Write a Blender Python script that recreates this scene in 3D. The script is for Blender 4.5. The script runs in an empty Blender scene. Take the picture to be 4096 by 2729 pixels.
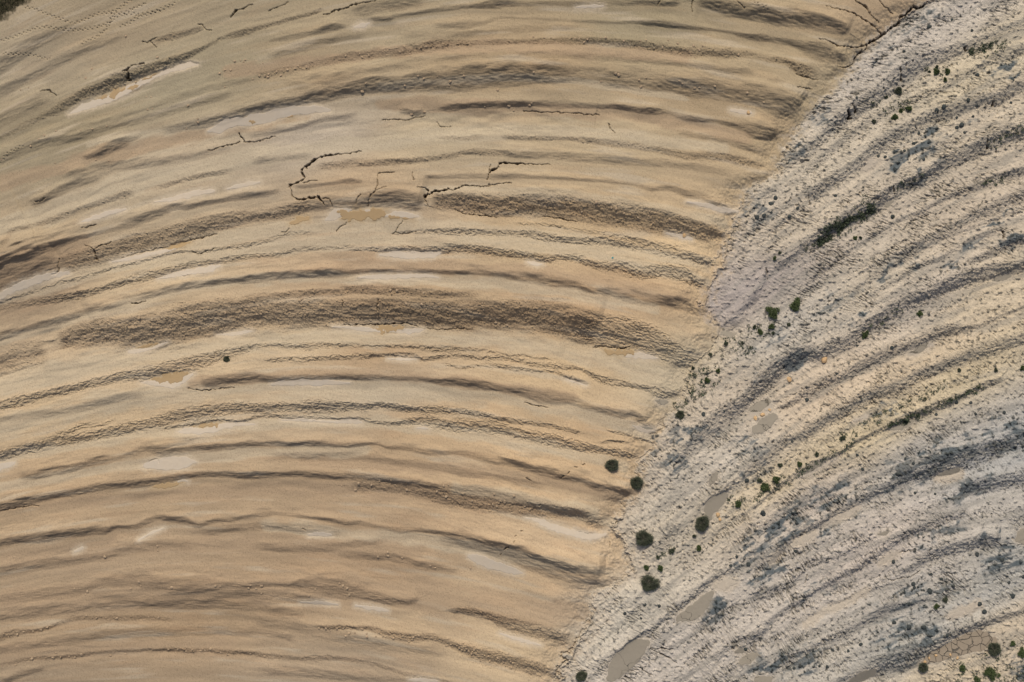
import bpy, bmesh, math, random
import numpy as np
from mathutils import Vector, Matrix

scene = bpy.context.scene
# ---------------------------------------------------------------- camera: a drone looking straight down
CAM_H = 340.0
cam_data = bpy.data.cameras.new('camera')
cam_data.sensor_fit = 'HORIZONTAL'; cam_data.sensor_width = 36.0
cam_data.lens = 36.0 * CAM_H / 256.0
cam_data.clip_start = 1.0; cam_data.clip_end = 4000.0
cam = bpy.data.objects.new('camera', cam_data)
cam.location = (0, 0, CAM_H)
scene.collection.objects.link(cam); scene.camera = cam
# ---------------------------------------------------------------- daylight
SUN_EL, SUN_AZ = math.radians(48), math.radians(-6)      # azimuth from +Y (top of the photo), clockwise
world = bpy.data.worlds.new('World'); scene.world = world; world.use_nodes = True
wn = world.node_tree.nodes; wl = world.node_tree.links; wn.clear()
wo = wn.new('ShaderNodeOutputWorld'); wb = wn.new('ShaderNodeBackground'); ws = wn.new('ShaderNodeTexSky')
ws.sky_type = 'NISHITA'; ws.sun_disc = False; ws.sun_elevation = SUN_EL; ws.sun_rotation = SUN_AZ
ws.dust_density = 5.0; ws.air_density = 0.8
wb.inputs['Strength'].default_value = 0.15
wl.new(ws.outputs[0], wb.inputs[0]); wl.new(wb.outputs[0], wo.inputs[0])
sun_data = bpy.data.lights.new('sun', 'SUN'); sun_data.energy = 3.5; sun_data.angle = math.radians(0.5)
sun_data.color = (1.0, 0.92, 0.80)
sun = bpy.data.objects.new('sun', sun_data)
sv = Vector((math.sin(SUN_AZ)*math.cos(SUN_EL), math.cos(SUN_AZ)*math.cos(SUN_EL), math.sin(SUN_EL)))
sun.rotation_euler = sv.to_track_quat('Z', 'Y').to_euler(); sun.location = sv*300
scene.collection.objects.link(sun)
scene.view_settings.view_transform = 'Standard'; scene.view_settings.look = 'None'
scene.view_settings.exposure = -0.34; scene.view_settings.gamma = 1.0; scene.view_settings.use_curve_mapping = False
# ---------------------------------------------------------------- surveyed lines of the place
# Every line is read off in map tiles (column,row); a tile is 1100 x 733 map units, 2353 readings across.
# 'kind | tile x,y,halfwidth,steepness ...'   kind: s smooth sand slope, c cloddy slope, k crusted slope
BANDS = '''
c|00 0,1180,20,.2 340,1010,25,.3 520,930,30,.5 700,820,38,.6 880,750,45,.8 1050,680,55,.8 1250,620,48,.8 1400,560,42,.8 1550,500,32,.7 1700,430,20,.5 1900,330,15,.3 2050,285,28,.55 2330,210,12,.4|10 350,165,15,.4 500,130,15,.4 640,75,15,.3
s|10 140,350,10,.2 330,330,14,.4 560,280,18,.6 700,245,25,.7 830,235,15,.5
s|10 860,110,30,.35 1100,60,45,.35 1300,30,40,.4 1500,20,30,.35
s|10 1000,170,10,.3 1180,165,15,.6 1250,140,10,.4 1420,115,10,.4 1600,90,12,.5 1900,55,15,.6 2080,40,22,.7 2250,25,25,.5|20 300,30,15,.3 800,25,15,.3 1250,25,18,.5 1400,30,18,.7 1550,18,25,.8
s|20 1680,15,15,.5 1800,35,30,.9 2000,85,45,1 2200,115,45,1|30 200,140,45,1 400,170,45,1 600,205,45,1 750,240,40,1 850,285,20,.6
s|10 1560,230,20,.3 1700,225,18,.5 1850,215,25,.6 2000,200,12,.4|20 0,155,10,.25 300,160,8,.2 900,190,10,.3 1150,190,10,.5 1280,200,18,.9 1450,215,18,.9 1600,235,12,.8 1800,250,8,.6 1950,270,10,.4 2080,300,15,.7 2250,320,20,.7|30 200,335,15,.5 400,370,25,.5 500,410,40,.7 650,450,45,.7 750,490,35,.6 850,515,20,.4
c|10 30,650,25,.2 250,620,25,.35 480,570,25,.35 800,500,30,.3 1000,470,30,.3 1250,450,35,.4 1400,425,35,.5 1600,390,35,.55 1750,375,30,.5 1950,375,22,.4|20 0,370,22,.4 300,360,22,.4 700,350,30,.5 950,360,30,.55 1300,400,30,.55 1600,440,35,.55 1900,460,40,.5 2100,460,30,.4|30 150,500,25,.3 300,520,25,.6 420,580,35,.7 520,620,40,.6 600,650,25,.4
s|00 1380,1120,20,.3 1600,1080,25,.45 1800,1040,30,.6 2000,1000,30,.6|10 0,950,25,.8 200,905,30,.8 400,870,30,.7 600,810,40,.7 850,770,40,.7 1100,730,45,.8 1300,730,45,.8 1500,700,60,.7 1700,700,70,.7 1900,670,75,.7 2130,640,75,.85|20 0,660,70,.8 250,640,60,.9 450,630,60,.8 650,650,50,.4 850,650,50,.4 950,670,60,.6 1100,680,60,.5 1300,710,60,.5 1500,720,50,.8 1700,750,60,.8 1950,780,55,.6 2200,830,60,.8|30 200,870,70,.8 350,920,70,.7 430,960,50,.5
s|10 1270,940,25,.4 1400,965,15,.7 1500,950,15,.5
s|10 1600,935,15,.4 1700,920,25,.6 1850,905,15,.8 2000,900,20,.8 2150,895,18,.8|20 170,885,18,.7 280,890,15,.6 450,890,30,.3 850,910,15,.4 1000,915,15,.7 1180,940,18,.9 1320,955,18,.8 1450,970,12,.4 1550,1000,15,.7 1700,1025,15,.8 1850,1035,12,.5 2050,1080,25,.6|30 70,1130,40,.8 220,1145,35,.7 300,1160,30,.5
s|00 690,1350,10,.5 850,1330,25,.7 950,1270,30,.7 1050,1230,25,.8 1130,1200,15,.5 1220,1160,10,.2
s|00 2100,1170,15,.4|10 0,1150,20,.5 200,1120,20,.5 380,1090,15,.6 600,1030,15,.5 800,1000,20,.4 920,975,20,.2
s|00 80,1310,15,.3 330,1200,20,.25 600,1130,18,.2 900,1050,16,.2 1250,930,16,.25 1800,760,20,.25 2300,650,18,.3
s|01 250,340,20,.4 370,300,25,.6 500,230,25,.4 700,150,30,.3 900,90,25,.2
s|01 0,870,25,.9 100,820,30,.9 250,770,35,.9 380,720,30,.9 500,680,25,.9 600,650,20,.8 720,615,14,.7 850,580,14,.4 1000,540,20,.4 1150,490,30,.5 1380,410,25,.6 1500,360,20,.5 1600,365,20,.7 1750,330,15,.6 1900,310,12,.7 2100,270,20,.5|11 0,270,15,.6 150,250,15,.6 270,215,10,.5
s|11 380,190,12,.5 500,185,12,.5 700,160,15,.5 850,140,15,.6 980,150,10,.5
s|11 1480,100,12,.5 1650,100,14,.4 1900,95,18,.35 2100,100,20,.4|21 0,90,15,.4 200,100,15,.5 400,110,12,.5 600,125,10,.5 850,140,12,.4 1000,155,12,.5 1150,170,12,.5 1300,210,18,.6 1450,200,20,.5 1600,245,25,.6 1700,265,20,.4 1900,350,15,.6 2010,365,15,.5
s|01 0,1000,140,.5 200,920,125,.5 400,840,100,.45 500,780,60,.3
c|01 500,870,60,.5 700,800,80,.5 900,760,70,.55 1100,690,70,.6 1300,650,75,.6 1500,590,70,.6 1700,540,70,.6 1900,490,60,.6 2100,450,50,.55|11 0,450,50,.5 200,420,45,.5 400,380,45,.6 550,340,40,.5
s|11 500,350,35,.5 700,330,40,.5 900,330,35,.6 1100,290,45,.8 1250,290,55,.9 1400,320,55,.8 1480,340,40,.6
c|11 1550,310,50,.5 1700,310,60,.7 1900,320,70,.75 2100,350,80,.75|21 0,320,80,.75 200,340,85,.75 400,350,90,.75 600,370,90,.7 800,400,90,.7 1000,430,95,.75 1200,460,95,.75 1400,490,90,.8 1600,540,75,.8 1800,580,55,.8 1950,620,25,.6
k|01 100,1140,8,.6 300,1080,8,.5 500,1010,12,.4 700,970,15,.5 900,900,15,.5 1180,830,10,.5 1480,750,12,.7 1640,740,10,.5 1750,740,15,.5 1900,715,10,.5 2100,690,20,.4 2300,650,15,.3|11 300,590,20,.25 600,580,18,.2
k|01 100,1200,30,.2 400,1160,30,.3 640,1120,35,.6 850,1070,25,.5 1050,1010,30,.6 1250,960,35,.6 1450,910,30,.6 1650,850,20,.7 1850,830,20,.7 2050,790,25,.4|11 100,775,20,.4 200,770,20,.5 320,750,15,.5 430,720,20,.3 700,710,15,.3 900,695,12,.4
k|11 840,735,10,.5 1000,720,15,.4 1160,730,20,.7 1300,720,25,.7 1480,735,25,.7 1700,715,35,.8 1850,720,30,.7 2000,730,35,.7|21 70,760,30,.8 230,775,30,.8 400,810,30,.8 500,790,25,.7 650,800,30,.7 760,840,30,.8 900,870,35,.8 1050,880,50,.8 1200,920,50,.8 1400,910,55,.7 1550,930,55,.8 1650,990,45,.7 1760,1030,25,.6
k|11 1200,590,12,.3 1400,575,12,.4 1650,565,25,.5 1900,570,25,.7|21 0,580,20,.5 200,580,30,.5 430,620,28,.7 550,640,25,.8 750,650,30,.6 950,650,40,.6 1100,670,50,.65 1250,690,40,.6 1450,740,40,.7 1620,780,40,.8 1750,820,30,.8 1850,850,20,.7
k|21 100,500,12,.3 400,510,12,.4 700,560,14,.35 1000,600,16,.4 1300,660,16,.4 1600,700,14,.4
s|01 0,1470,25,.7 200,1410,20,.7 400,1360,20,.7 600,1300,25,.7 800,1240,20,.8 950,1210,20,.6 1100,1150,25,.4 1250,1110,25,.6 1400,1080,25,.7 1600,1040,25,.8 1750,1020,20,.8 1950,990,20,.8 2100,980,25,.8|11 0,985,22,.8 200,960,25,.8 400,940,25,.8 600,925,30,.8 800,930,25,.7 1000,910,12,.6 1200,910,12,.6 1450,910,15,.7 1700,920,15,.8 1950,920,18,.8|21 0,940,18,.7 150,955,30,.6 350,980,35,.6 500,1000,30,.7 650,1030,25,.8 800,1080,20,.7 950,1090,30,.6 1150,1130,40,.6 1300,1160,35,.6 1400,1160,35,.9 1550,1190,35,.8 1700,1240,30,.6 1780,1270,20,.5
c|01 2030,1170,25,.6|11 0,1150,30,.6 200,1130,30,.6 370,1110,30,.6 550,1100,30,.6 750,1090,35,.6 900,1070,35,.7 1200,1080,35,.7 1400,1090,35,.6 1600,1110,30,.6 1800,1110,25,.5 2000,1120,15,.3
c|01 480,1500,50,.7 650,1480,90,.75 900,1430,100,.7 1200,1430,125,.75 1500,1380,140,.75 1800,1310,135,.75 2050,1280,120,.75|11 0,1275,112,.75 200,1280,110,.75 500,1270,110,.75 800,1260,100,.75 1100,1260,110,.8 1400,1270,110,.75 1700,1280,110,.75 2000,1290,110,.8|21 0,1290,110,.8 200,1290,110,.8 400,1310,120,.75 550,1340,130,.75 700,1380,130,.7 850,1420,130,.6
k|21 560,1360,110,.2 720,1400,120,.3 850,1420,120,.5 1000,1440,120,.6 1200,1475,115,.6|22 1380,120,95,.5 1560,205,75,.4 1750,280,60,.3
c|02 0,260,100,.4 200,200,110,.35 400,160,90,.4
k|02 0,630,35,.6 200,580,40,.7 400,530,30,.7 530,500,35,.7 700,460,30,.6 900,410,35,.6 1100,370,40,.6 1300,350,60,.7 1500,300,60,.7 1700,250,50,.6 1900,190,40,.5 2100,140,30,.5|12 100,110,15,.4 500,120,25,.5 700,110,20,.5 1100,115,12,.5 1400,120,20,.5 1600,140,25,.6 1800,140,20,.5 2000,155,12,.6|22 0,180,10,.6 200,200,10,.5 500,240,10,.4
k|12 100,240,15,.5 350,230,20,.5 500,230,20,.6 800,210,20,.6 1050,200,20,.8 1150,195,15,.8 1350,190,20,.9 1480,230,14,.9 1600,215,20,.8 1700,200,20,.5 2000,220,20,.6|22 0,215,18,.7 170,240,18,.8 350,280,20,.7 600,300,20,.6 700,320,15,.6 800,370,20,.7 950,420,25,.8 1150,460,20,.7 1300,490,30,.6 1400,530,40,.6 1500,520,30,.5 1600,500,20,.4
k|12 1660,270,10,.8 1760,295,10,.9 1850,300,10,.8 2000,280,12,.4 2130,290,20,.6|22 30,285,18,.7 220,320,15,.7 450,340,12,.6 560,370,20,.8 650,410,20,.9 740,435,15,.9
s|02 1710,445,15,.7 1850,420,35,.9 2000,400,30,.9 2150,385,35,.8|12 0,395,28,.7 200,400,22,.8 400,395,20,.8 600,385,20,.8 800,380,20,.8 1000,385,20,.8 1200,390,15,.5 1400,395,15,.5 1600,415,20,.8 1800,425,30,.9 2000,455,30,.9|22 0,475,22,.8 120,490,25,.8 300,540,40,.6 450,560,45,.5 650,590,30,.4 750,640,20,.5 900,670,25,.7 1050,700,25,.7 1150,700,20,.6 1250,770,30,.5
k|02 0,1060,40,.7 150,1010,35,.7 350,970,40,.7 550,920,40,.6 750,890,40,.6 900,860,40,.6 1100,820,45,.5 1300,780,50,.6 1500,720,50,.7 1700,690,55,.7 1900,660,50,.7 2100,640,45,.6|12 100,650,40,.8 300,640,35,.6 500,640,50,.7 700,640,50,.7 850,630,30,.7 1000,640,30,.6 1150,620,25,.7 1300,650,30,.7 1500,660,30,.6 1700,670,30,.6 1900,690,22,.7 2100,730,25,.7|22 0,745,18,.7 200,770,20,.6 400,790,20,.6 600,840,20,.6 700,860,10,.5
k|02 1370,830,12,.8 1500,810,14,.9 1700,780,14,.9 1900,750,12,.9 2050,765,15,.7|12 100,715,16,.6 350,725,16,.6 600,735,15,.5 750,740,12,.8 950,740,12,.7 1080,770,12,.5 1250,780,20,.6 1500,750,40,.5 1700,790,50,.6 1900,800,50,.6 2100,820,50,.7|22 100,850,40,.7 300,890,40,.7 500,930,50,.7 650,970,40,.6 850,1000,30,.8 1000,1030,30,.7 1180,1070,25,.6
k|22 900,835,10,.6 1100,880,10,.7 1200,920,10,.8 1310,940,10,.7
k|22 850,940,12,.7 950,930,12,.6 1100,940,10,.7
s|02 150,1240,15,.6 300,1220,30,.6 450,1180,30,.5 600,1165,25,.6 750,1120,20,.7 880,1090,25,.6 1000,1080,15,.3 1250,1000,30,.6 1400,1010,40,.6 1600,990,40,.5 1850,980,25,.6 2000,970,20,.6|12 0,955,22,.55 150,950,18,.6 300,955,20,.8 500,945,25,.7 700,960,20,.7 900,960,15,.8 1080,950,10,.6 1170,980,12,.7 1300,985,15,.6 1420,1010,15,.8 1550,1030,15,.7 1750,1030,15,.4 1900,1050,20,.4 2050,1090,25,.6|22 100,1110,30,.9 250,1160,30,.9 400,1195,30,.9 550,1230,30,.9 700,1250,30,.7 800,1310,25,.9 950,1340,25,.8 1100,1375,30,.8 1170,1375,15,.6
s|02 0,1490,30,.8 200,1440,30,.9 400,1410,25,.9 600,1370,25,.9 800,1330,25,.8 1000,1300,25,.8 1200,1290,30,.8 1400,1265,25,.7 1600,1230,20,.9 1750,1215,16,.9 1900,1210,20,.7 2100,1220,25,.9|12 0,1210,22,.8 200,1215,20,.8 400,1210,20,.8 600,1220,25,.8 850,1235,25,.7 1050,1240,25,.7 1250,1265,25,.9 1450,1290,25,.9 1600,1320,25,.9 1750,1340,35,.6 2000,1370,45,.7|22 0,1400,35,.8 200,1440,35,.8 400,1480,30,.8 600,1530,25,.9 780,1555,15,.8
c|12 850,1310,50,.3 1100,1310,55,.4 1400,1340,55,.4 1700,1420,60,.55 2000,1470,60,.55|22 100,1500,50,.55|23 300,90,60,.55 500,110,50,.6 700,130,40,.7 800,190,50,.5 900,220,40,.4
s|03 0,380,25,.7 120,350,25,.7 300,340,30,.6 500,310,30,.7 650,290,30,.7 800,270,25,.7 900,270,25,.7 1000,235,12,.7 1170,235,15,.7 1330,160,20,.4 1450,165,25,.7 1600,190,25,.6 1700,230,15,.7 1850,185,15,.6 2000,180,15,.6 2100,150,12,.3|13 150,125,18,.5 250,125,12,.3 560,160,12,.5 680,180,15,.7 820,205,15,.6 950,205,15,.3 1150,250,15,.25 1280,270,20,.3 1430,270,12,.6 1600,285,15,.6 1700,290,15,.6 1850,310,20,.7 2000,345,20,.7|23 80,400,22,.8 200,430,25,.7 350,490,25,.7 500,530,35,.7 650,580,35,.7 750,600,25,.7 900,610,30,.5
s|13 1600,330,40,.35 1900,380,45,.4|23 100,470,60,.5 300,540,65,.5 500,610,60,.5 700,650,60,.6 900,670,60,.5
s|13 750,480,20,.2 1000,490,25,.35 1200,500,25,.4 1400,550,30,.45 1600,590,25,.4 1800,620,20,.3
s|03 0,870,30,.35 200,840,35,.4 450,810,35,.4 700,780,30,.4 850,720,25,.4 1050,690,40,.4 1250,680,50,.4 1500,740,50,.4 1750,740,40,.5 1950,730,22,.6|13 0,735,22,.7 200,725,15,.5 350,735,15,.7 500,730,50,.5 700,760,60,.5 900,790,50,.5 1000,820,40,.5 1200,870,30,.6 1350,880,25,.6 1450,850,15,.4
s|03 700,870,50,.25 1200,840,55,.3 1700,830,50,.3|13 100,835,40,.35 400,850,30,.4 700,875,25,.3
c|03 0,1190,25,.5 100,1150,25,.5 200,1135,20,.4 350,1120,15,.5 620,1030,20,.3 850,1020,20,.4 1050,1020,20,.3 1300,1020,20,.3 1500,1050,12,.3
s|13 0,1050,40,.25 300,1080,40,.25 560,1130,40,.3 900,1200,40,.3 1300,1270,40,.3 1700,1310,40,.3
c|13 1690,960,20,.5 1850,960,35,.7 2050,1010,40,.7|23 100,1080,60,.6 300,1130,60,.6 480,1180,60,.5 600,1220,50,.5
c|13 570,1095,12,.6 750,1095,18,.8 900,1100,18,.9 1050,1110,20,.6 1200,1160,35,.6 1350,1180,35,.6 1550,1180,30,.5 1700,1230,30,.6 1850,1290,45,.7 2000,1340,55,.7|23 100,1390,60,.7 300,1450,60,.6 450,1500,40,.5
c|03 0,1420,15,.2 280,1365,15,.4 460,1355,15,.4 590,1350,15,.5 700,1335,15,.3 900,1310,15,.3 1280,1295,12,.4 1450,1290,15,.6 1600,1300,18,.6 1750,1295,15,.5 1900,1310,20,.5 2100,1320,20,.6|13 0,1335,20,.4 200,1350,20,.4 450,1370,20,.4 700,1365,20,.3 1000,1400,15,.25 1300,1490,20,.25 1500,1530,20,.3
c|20 0,1170,18,.4 170,1180,20,.45 550,1190,18,.4 800,1215,25,.5 1200,1260,22,.35 1600,1335,30,.45 1850,1340,35,.5 2100,1385,30,.5 2280,1430,20,.4
s|20 1500,1130,16,.35 1700,1160,18,.45 1950,1210,22,.45 2200,1280,25,.5 2330,1340,18,.4
s|20 0,1320,18,.35 250,1330,22,.5 450,1335,20,.5 700,1355,28,.4 1100,1380,26,.35 1600,1420,24,.35 2000,1490,22,.35
s|10 0,1395,22,.35 300,1350,22,.35 550,1330,18,.25
c|10 560,1425,22,.35 800,1410,28,.45 1100,1395,28,.45 1400,1375,26,.45 1700,1340,22,.35 1900,1300,22,.4 2300,1320,25,.4
c|10 1600,1175,14,.3 1800,1185,16,.35 2000,1170,18,.35
s|10 1300,300,26,.3 1600,310,24,.3 2000,300,24,.3|20 300,250,20,.25 700,235,20,.25
s|10 150,500,24,.3 450,410,26,.35 800,330,22,.35 1000,300,20,.3
s|10 300,760,30,.3 700,690,30,.35 1100,600,28,.35 1500,540,26,.3 2000,500,26,.3|20 600,480,26,.3 1100,520,20,.4 1500,550,16,.45 1900,600,22,.5 2200,650,25,.5
s|00 0,570,45,.4 200,440,40,.4 400,320,30,.3 700,200,25,.2
s|00 0,790,30,.3 300,640,30,.3 700,430,28,.3 1100,300,24,.25
s|00 100,980,40,.35 300,890,40,.4 450,830,30,.35
c|00 1300,360,16,.35 1450,320,25,.45 1600,280,22,.4 1750,240,15,.3
s|00 0,1370,30,.3 300,1250,30,.35 700,1170,28,.35 1000,1080,26,.35 1300,1000,24,.3 1700,880,26,.35 2000,800,24,.3
s|00 500,1540,26,.35 900,1430,30,.35 1300,1400,30,.35 1700,1330,24,.3 2000,1260,16,.3
c|01 60,690,22,.3 130,570,18,.35 300,520,18,.3 450,470,25,.45 600,420,22,.4 900,310,22,.4 1100,250,30,.5 1160,240,18,.3
c|01 1300,210,18,.3 1700,100,20,.35 2000,50,20,.35
s|01 0,770,22,.35 300,660,22,.35 600,570,20,.35 900,470,18,.3
s|02 100,730,24,.3 400,690,26,.35 700,640,24,.35 1000,560,26,.35 1250,530,20,.3
k|02 460,860,12,.4 600,850,14,.5 700,800,18,.5 850,790,16,.45 1000,740,12,.35
s|12 100,1075,26,.3 500,1060,26,.35 900,1060,26,.35 1300,1110,26,.35 1700,1170,26,.35|22 50,1260,26,.4 400,1330,26,.35
s|03 0,620,35,.35 400,560,35,.35 900,480,32,.35 1300,400,28,.3 1700,390,26,.3
s|03 1700,290,26,.35 2000,250,28,.4 2250,230,26,.4|13 150,225,28,.45 500,260,26,.4 850,300,20,.3
s|13 0,400,26,.35 400,430,26,.3 800,400,22,.3 1200,340,20,.3
s|03 0,1010,35,.35 500,960,35,.35 1000,920,30,.3 1600,900,30,.3 2200,930,30,.3|13 200,960,28,.3 500,970,28,.3
s|03 0,1290,30,.35 600,1200,30,.35 1200,1150,30,.35 1800,1130,28,.35 2300,1160,26,.3|13 400,1200,24,.3
s|03 100,1540,20,.5 250,1480,20,.45 400,1440,16,.3
s|13 0,1470,30,.3 600,1500,30,.3 1000,1540,26,.3
'''
GREY_BANDS = '''
c|30 380,1390,30,.5 500,1300,60,.5 600,1200,50,.6 700,1110,50,.6 870,960,70,.8 1050,850,60,.6 1200,740,70,.6 1350,620,70,.6 1500,530,60,.6 1700,460,50,.5 1850,400,50,.5 2000,340,40,.4 2353,200,40,.3
c|30 450,1500,25,.4 550,1420,30,.4 700,1290,30,.4 850,1170,40,.4 1050,1030,40,.4 1550,800,25,.3 1650,760,30,.35 1850,640,30,.4 2050,530,30,.5 2200,480,40,.5 2353,420,40,.6
c|31 500,300,30,.6 570,250,60,.6 700,150,50,.6 850,50,40,.6|30 950,1390,55,.6 1050,1300,50,.6 1200,1200,50,.5 1400,1090,60,.5 1580,990,60,.6 1900,890,60,.5 2090,860,60,.6 2220,790,60,.5 2353,740,50,.5
c|31 200,890,50,.5 380,780,50,.5 500,700,50,.5 620,610,60,.7 750,520,60,.8 900,440,60,.8 1050,350,60,.8 1200,250,60,.7 1350,170,60,.7 1550,80,60,.7|30 1700,1400,60,.6 1850,1330,60,.6 2030,1240,70,.6 2200,1150,70,.6 2353,1130,60,.6
c|31 500,1010,20,.4 670,880,15,.4 850,740,15,.4 1000,650,15,.4 1250,500,15,.45 1450,410,20,.5 1700,280,20,.5 1850,230,30,.5 2000,170,35,.6 2200,90,30,.6 2353,50,40,.6
c|31 950,930,20,.3 1100,850,30,.3 1300,750,30,.35 1550,620,30,.35 1750,530,40,.4 1950,430,50,.4 2150,350,60,.5 2353,260,50,.5
c|31 850,1110,20,.3 1050,970,30,.5 1250,860,30,.5 1500,690,30,.4 1850,560,15,.5 2100,470,15,.6 2353,370,15,.6
c|31 1850,850,20,.4 2000,790,30,.6 2200,690,40,.6 2353,650,40,.6
c|31 980,1160,15,.3 1050,1110,20,.4 1350,930,20,.5 1500,850,20,.5 1640,805,20,.5 1900,640,20,.4 2200,540,40,.4
c|22 1500,1160,40,.4 1600,1030,50,.4 1750,870,70,.5 1900,730,80,.5 2080,600,60,.8 2200,500,70,.8|32 150,430,80,.8 250,320,80,.8 450,200,70,.8 600,200,70,.7 700,150,70,.7 870,70,60,.6|31 1000,1400,50,.6 1150,1300,60,.7 1300,1220,60,.7 1500,1130,60,.7 1650,1060,60,.7 1850,980,70,.7 2050,920,60,.7 2200,890,60,.8 2353,870,50,.7
c|32 250,660,15,.8 400,590,30,.6 500,520,50,.6 650,440,50,.6 800,380,50,.6 950,300,50,.6 1150,200,50,.6 1300,150,50,.6 1450,100,60,.6 1550,40,60,.7|31 1700,1420,60,.7 1950,1390,20,.6 2100,1320,20,.5 2300,1240,15,.5
c|32 -100,1240,50,.4 150,1080,50,.5 300,960,50,.5 480,870,50,.5 650,760,50,.6 850,640,60,.6 1000,550,60,.6 1250,480,60,.6 1400,400,50,.5 1600,320,50,.6 1750,260,50,.6 1950,190,50,.6 2150,120,50,.6 2353,60,50,.7
c|32 0,1540,15,.5 150,1410,15,.6 300,1290,20,.6 450,1190,20,.7 600,1120,30,.6 750,1050,20,.7 900,950,18,.8 1100,850,20,.7 1300,760,40,.8 1500,680,40,.8 1700,600,40,.7 1850,530,30,.7 2000,460,30,.7 2200,400,20,.6
c|33 150,560,60,.5 300,400,30,.5 400,330,20,.6 550,250,30,.6 700,160,30,.6|32 950,1440,40,.5 1100,1370,50,.5 1300,1280,60,.6 1500,1190,80,.7 1700,1140,90,.7 1900,1080,90,.7 2100,1000,80,.6 2353,900,60,.5
c|32 1800,1370,40,.5 1950,1330,70,.7 2150,1290,60,.7 2353,1240,60,.6
c|33 100,1110,20,.5 300,970,30,.5 500,840,30,.6 750,700,30,.6 950,590,30,.6 1050,510,25,.6 1200,420,30,.6 1300,340,40,.6 1550,230,40,.5 1700,170,40,.6 1900,110,40,.6
c|33 1300,650,20,.7 1450,570,40,.5 1650,450,50,.7 1850,400,50,.7 2000,360,60,.7 2150,370,60,.8
c|33 950,1500,60,.6 1100,1430,90,.7 1350,1380,90,.7 1600,1270,50,.6 1700,1200,50,.7 1850,1130,50,.8 1950,1090,40,.7 2150,1020,30,.6 2353,960,30,.5
c|33 200,1450,60,.5 600,1240,30,.5 750,1180,40,.5 1000,1050,40,.5 1150,960,50,.5 1350,900,30,.4 1650,830,20,.3
c|33 600,890,20,.3 800,880,15,.4 1000,800,15,.4 1300,700,20,.3
c|33 0,860,60,.4 150,800,50,.5 350,740,30,.5 520,560,30,.4 680,520,20,.5 850,450,20,.3 1050,340,20,.4
s|23 1710,60,12,.8|22 1800,1430,18,.9 1900,1370,20,.9 2000,1300,50,.5 2150,1260,30,.4
c|23 900,1440,12,.6 980,1350,25,.7 1080,1270,25,.7 1200,1170,25,.6 1300,1110,20,.5 1450,990,22,.6 1550,910,25,.7 1650,830,22,.7 1750,760,40,.5 1900,650,40,.5 2050,600,30,.5
c|23 1800,1400,30,.4 1950,1290,30,.5 2050,1240,40,.6 2200,1170,40,.6 2340,1090,30,.5
c|23 1330,480,40,.4 1450,300,50,.3 1550,230,50,.3
s|21 1880,1390,20,.3 1980,1350,35,.5 2080,1240,40,.5 2200,1120,40,.5 2270,1000,30,.5 2290,900,15,.8
'''
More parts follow.
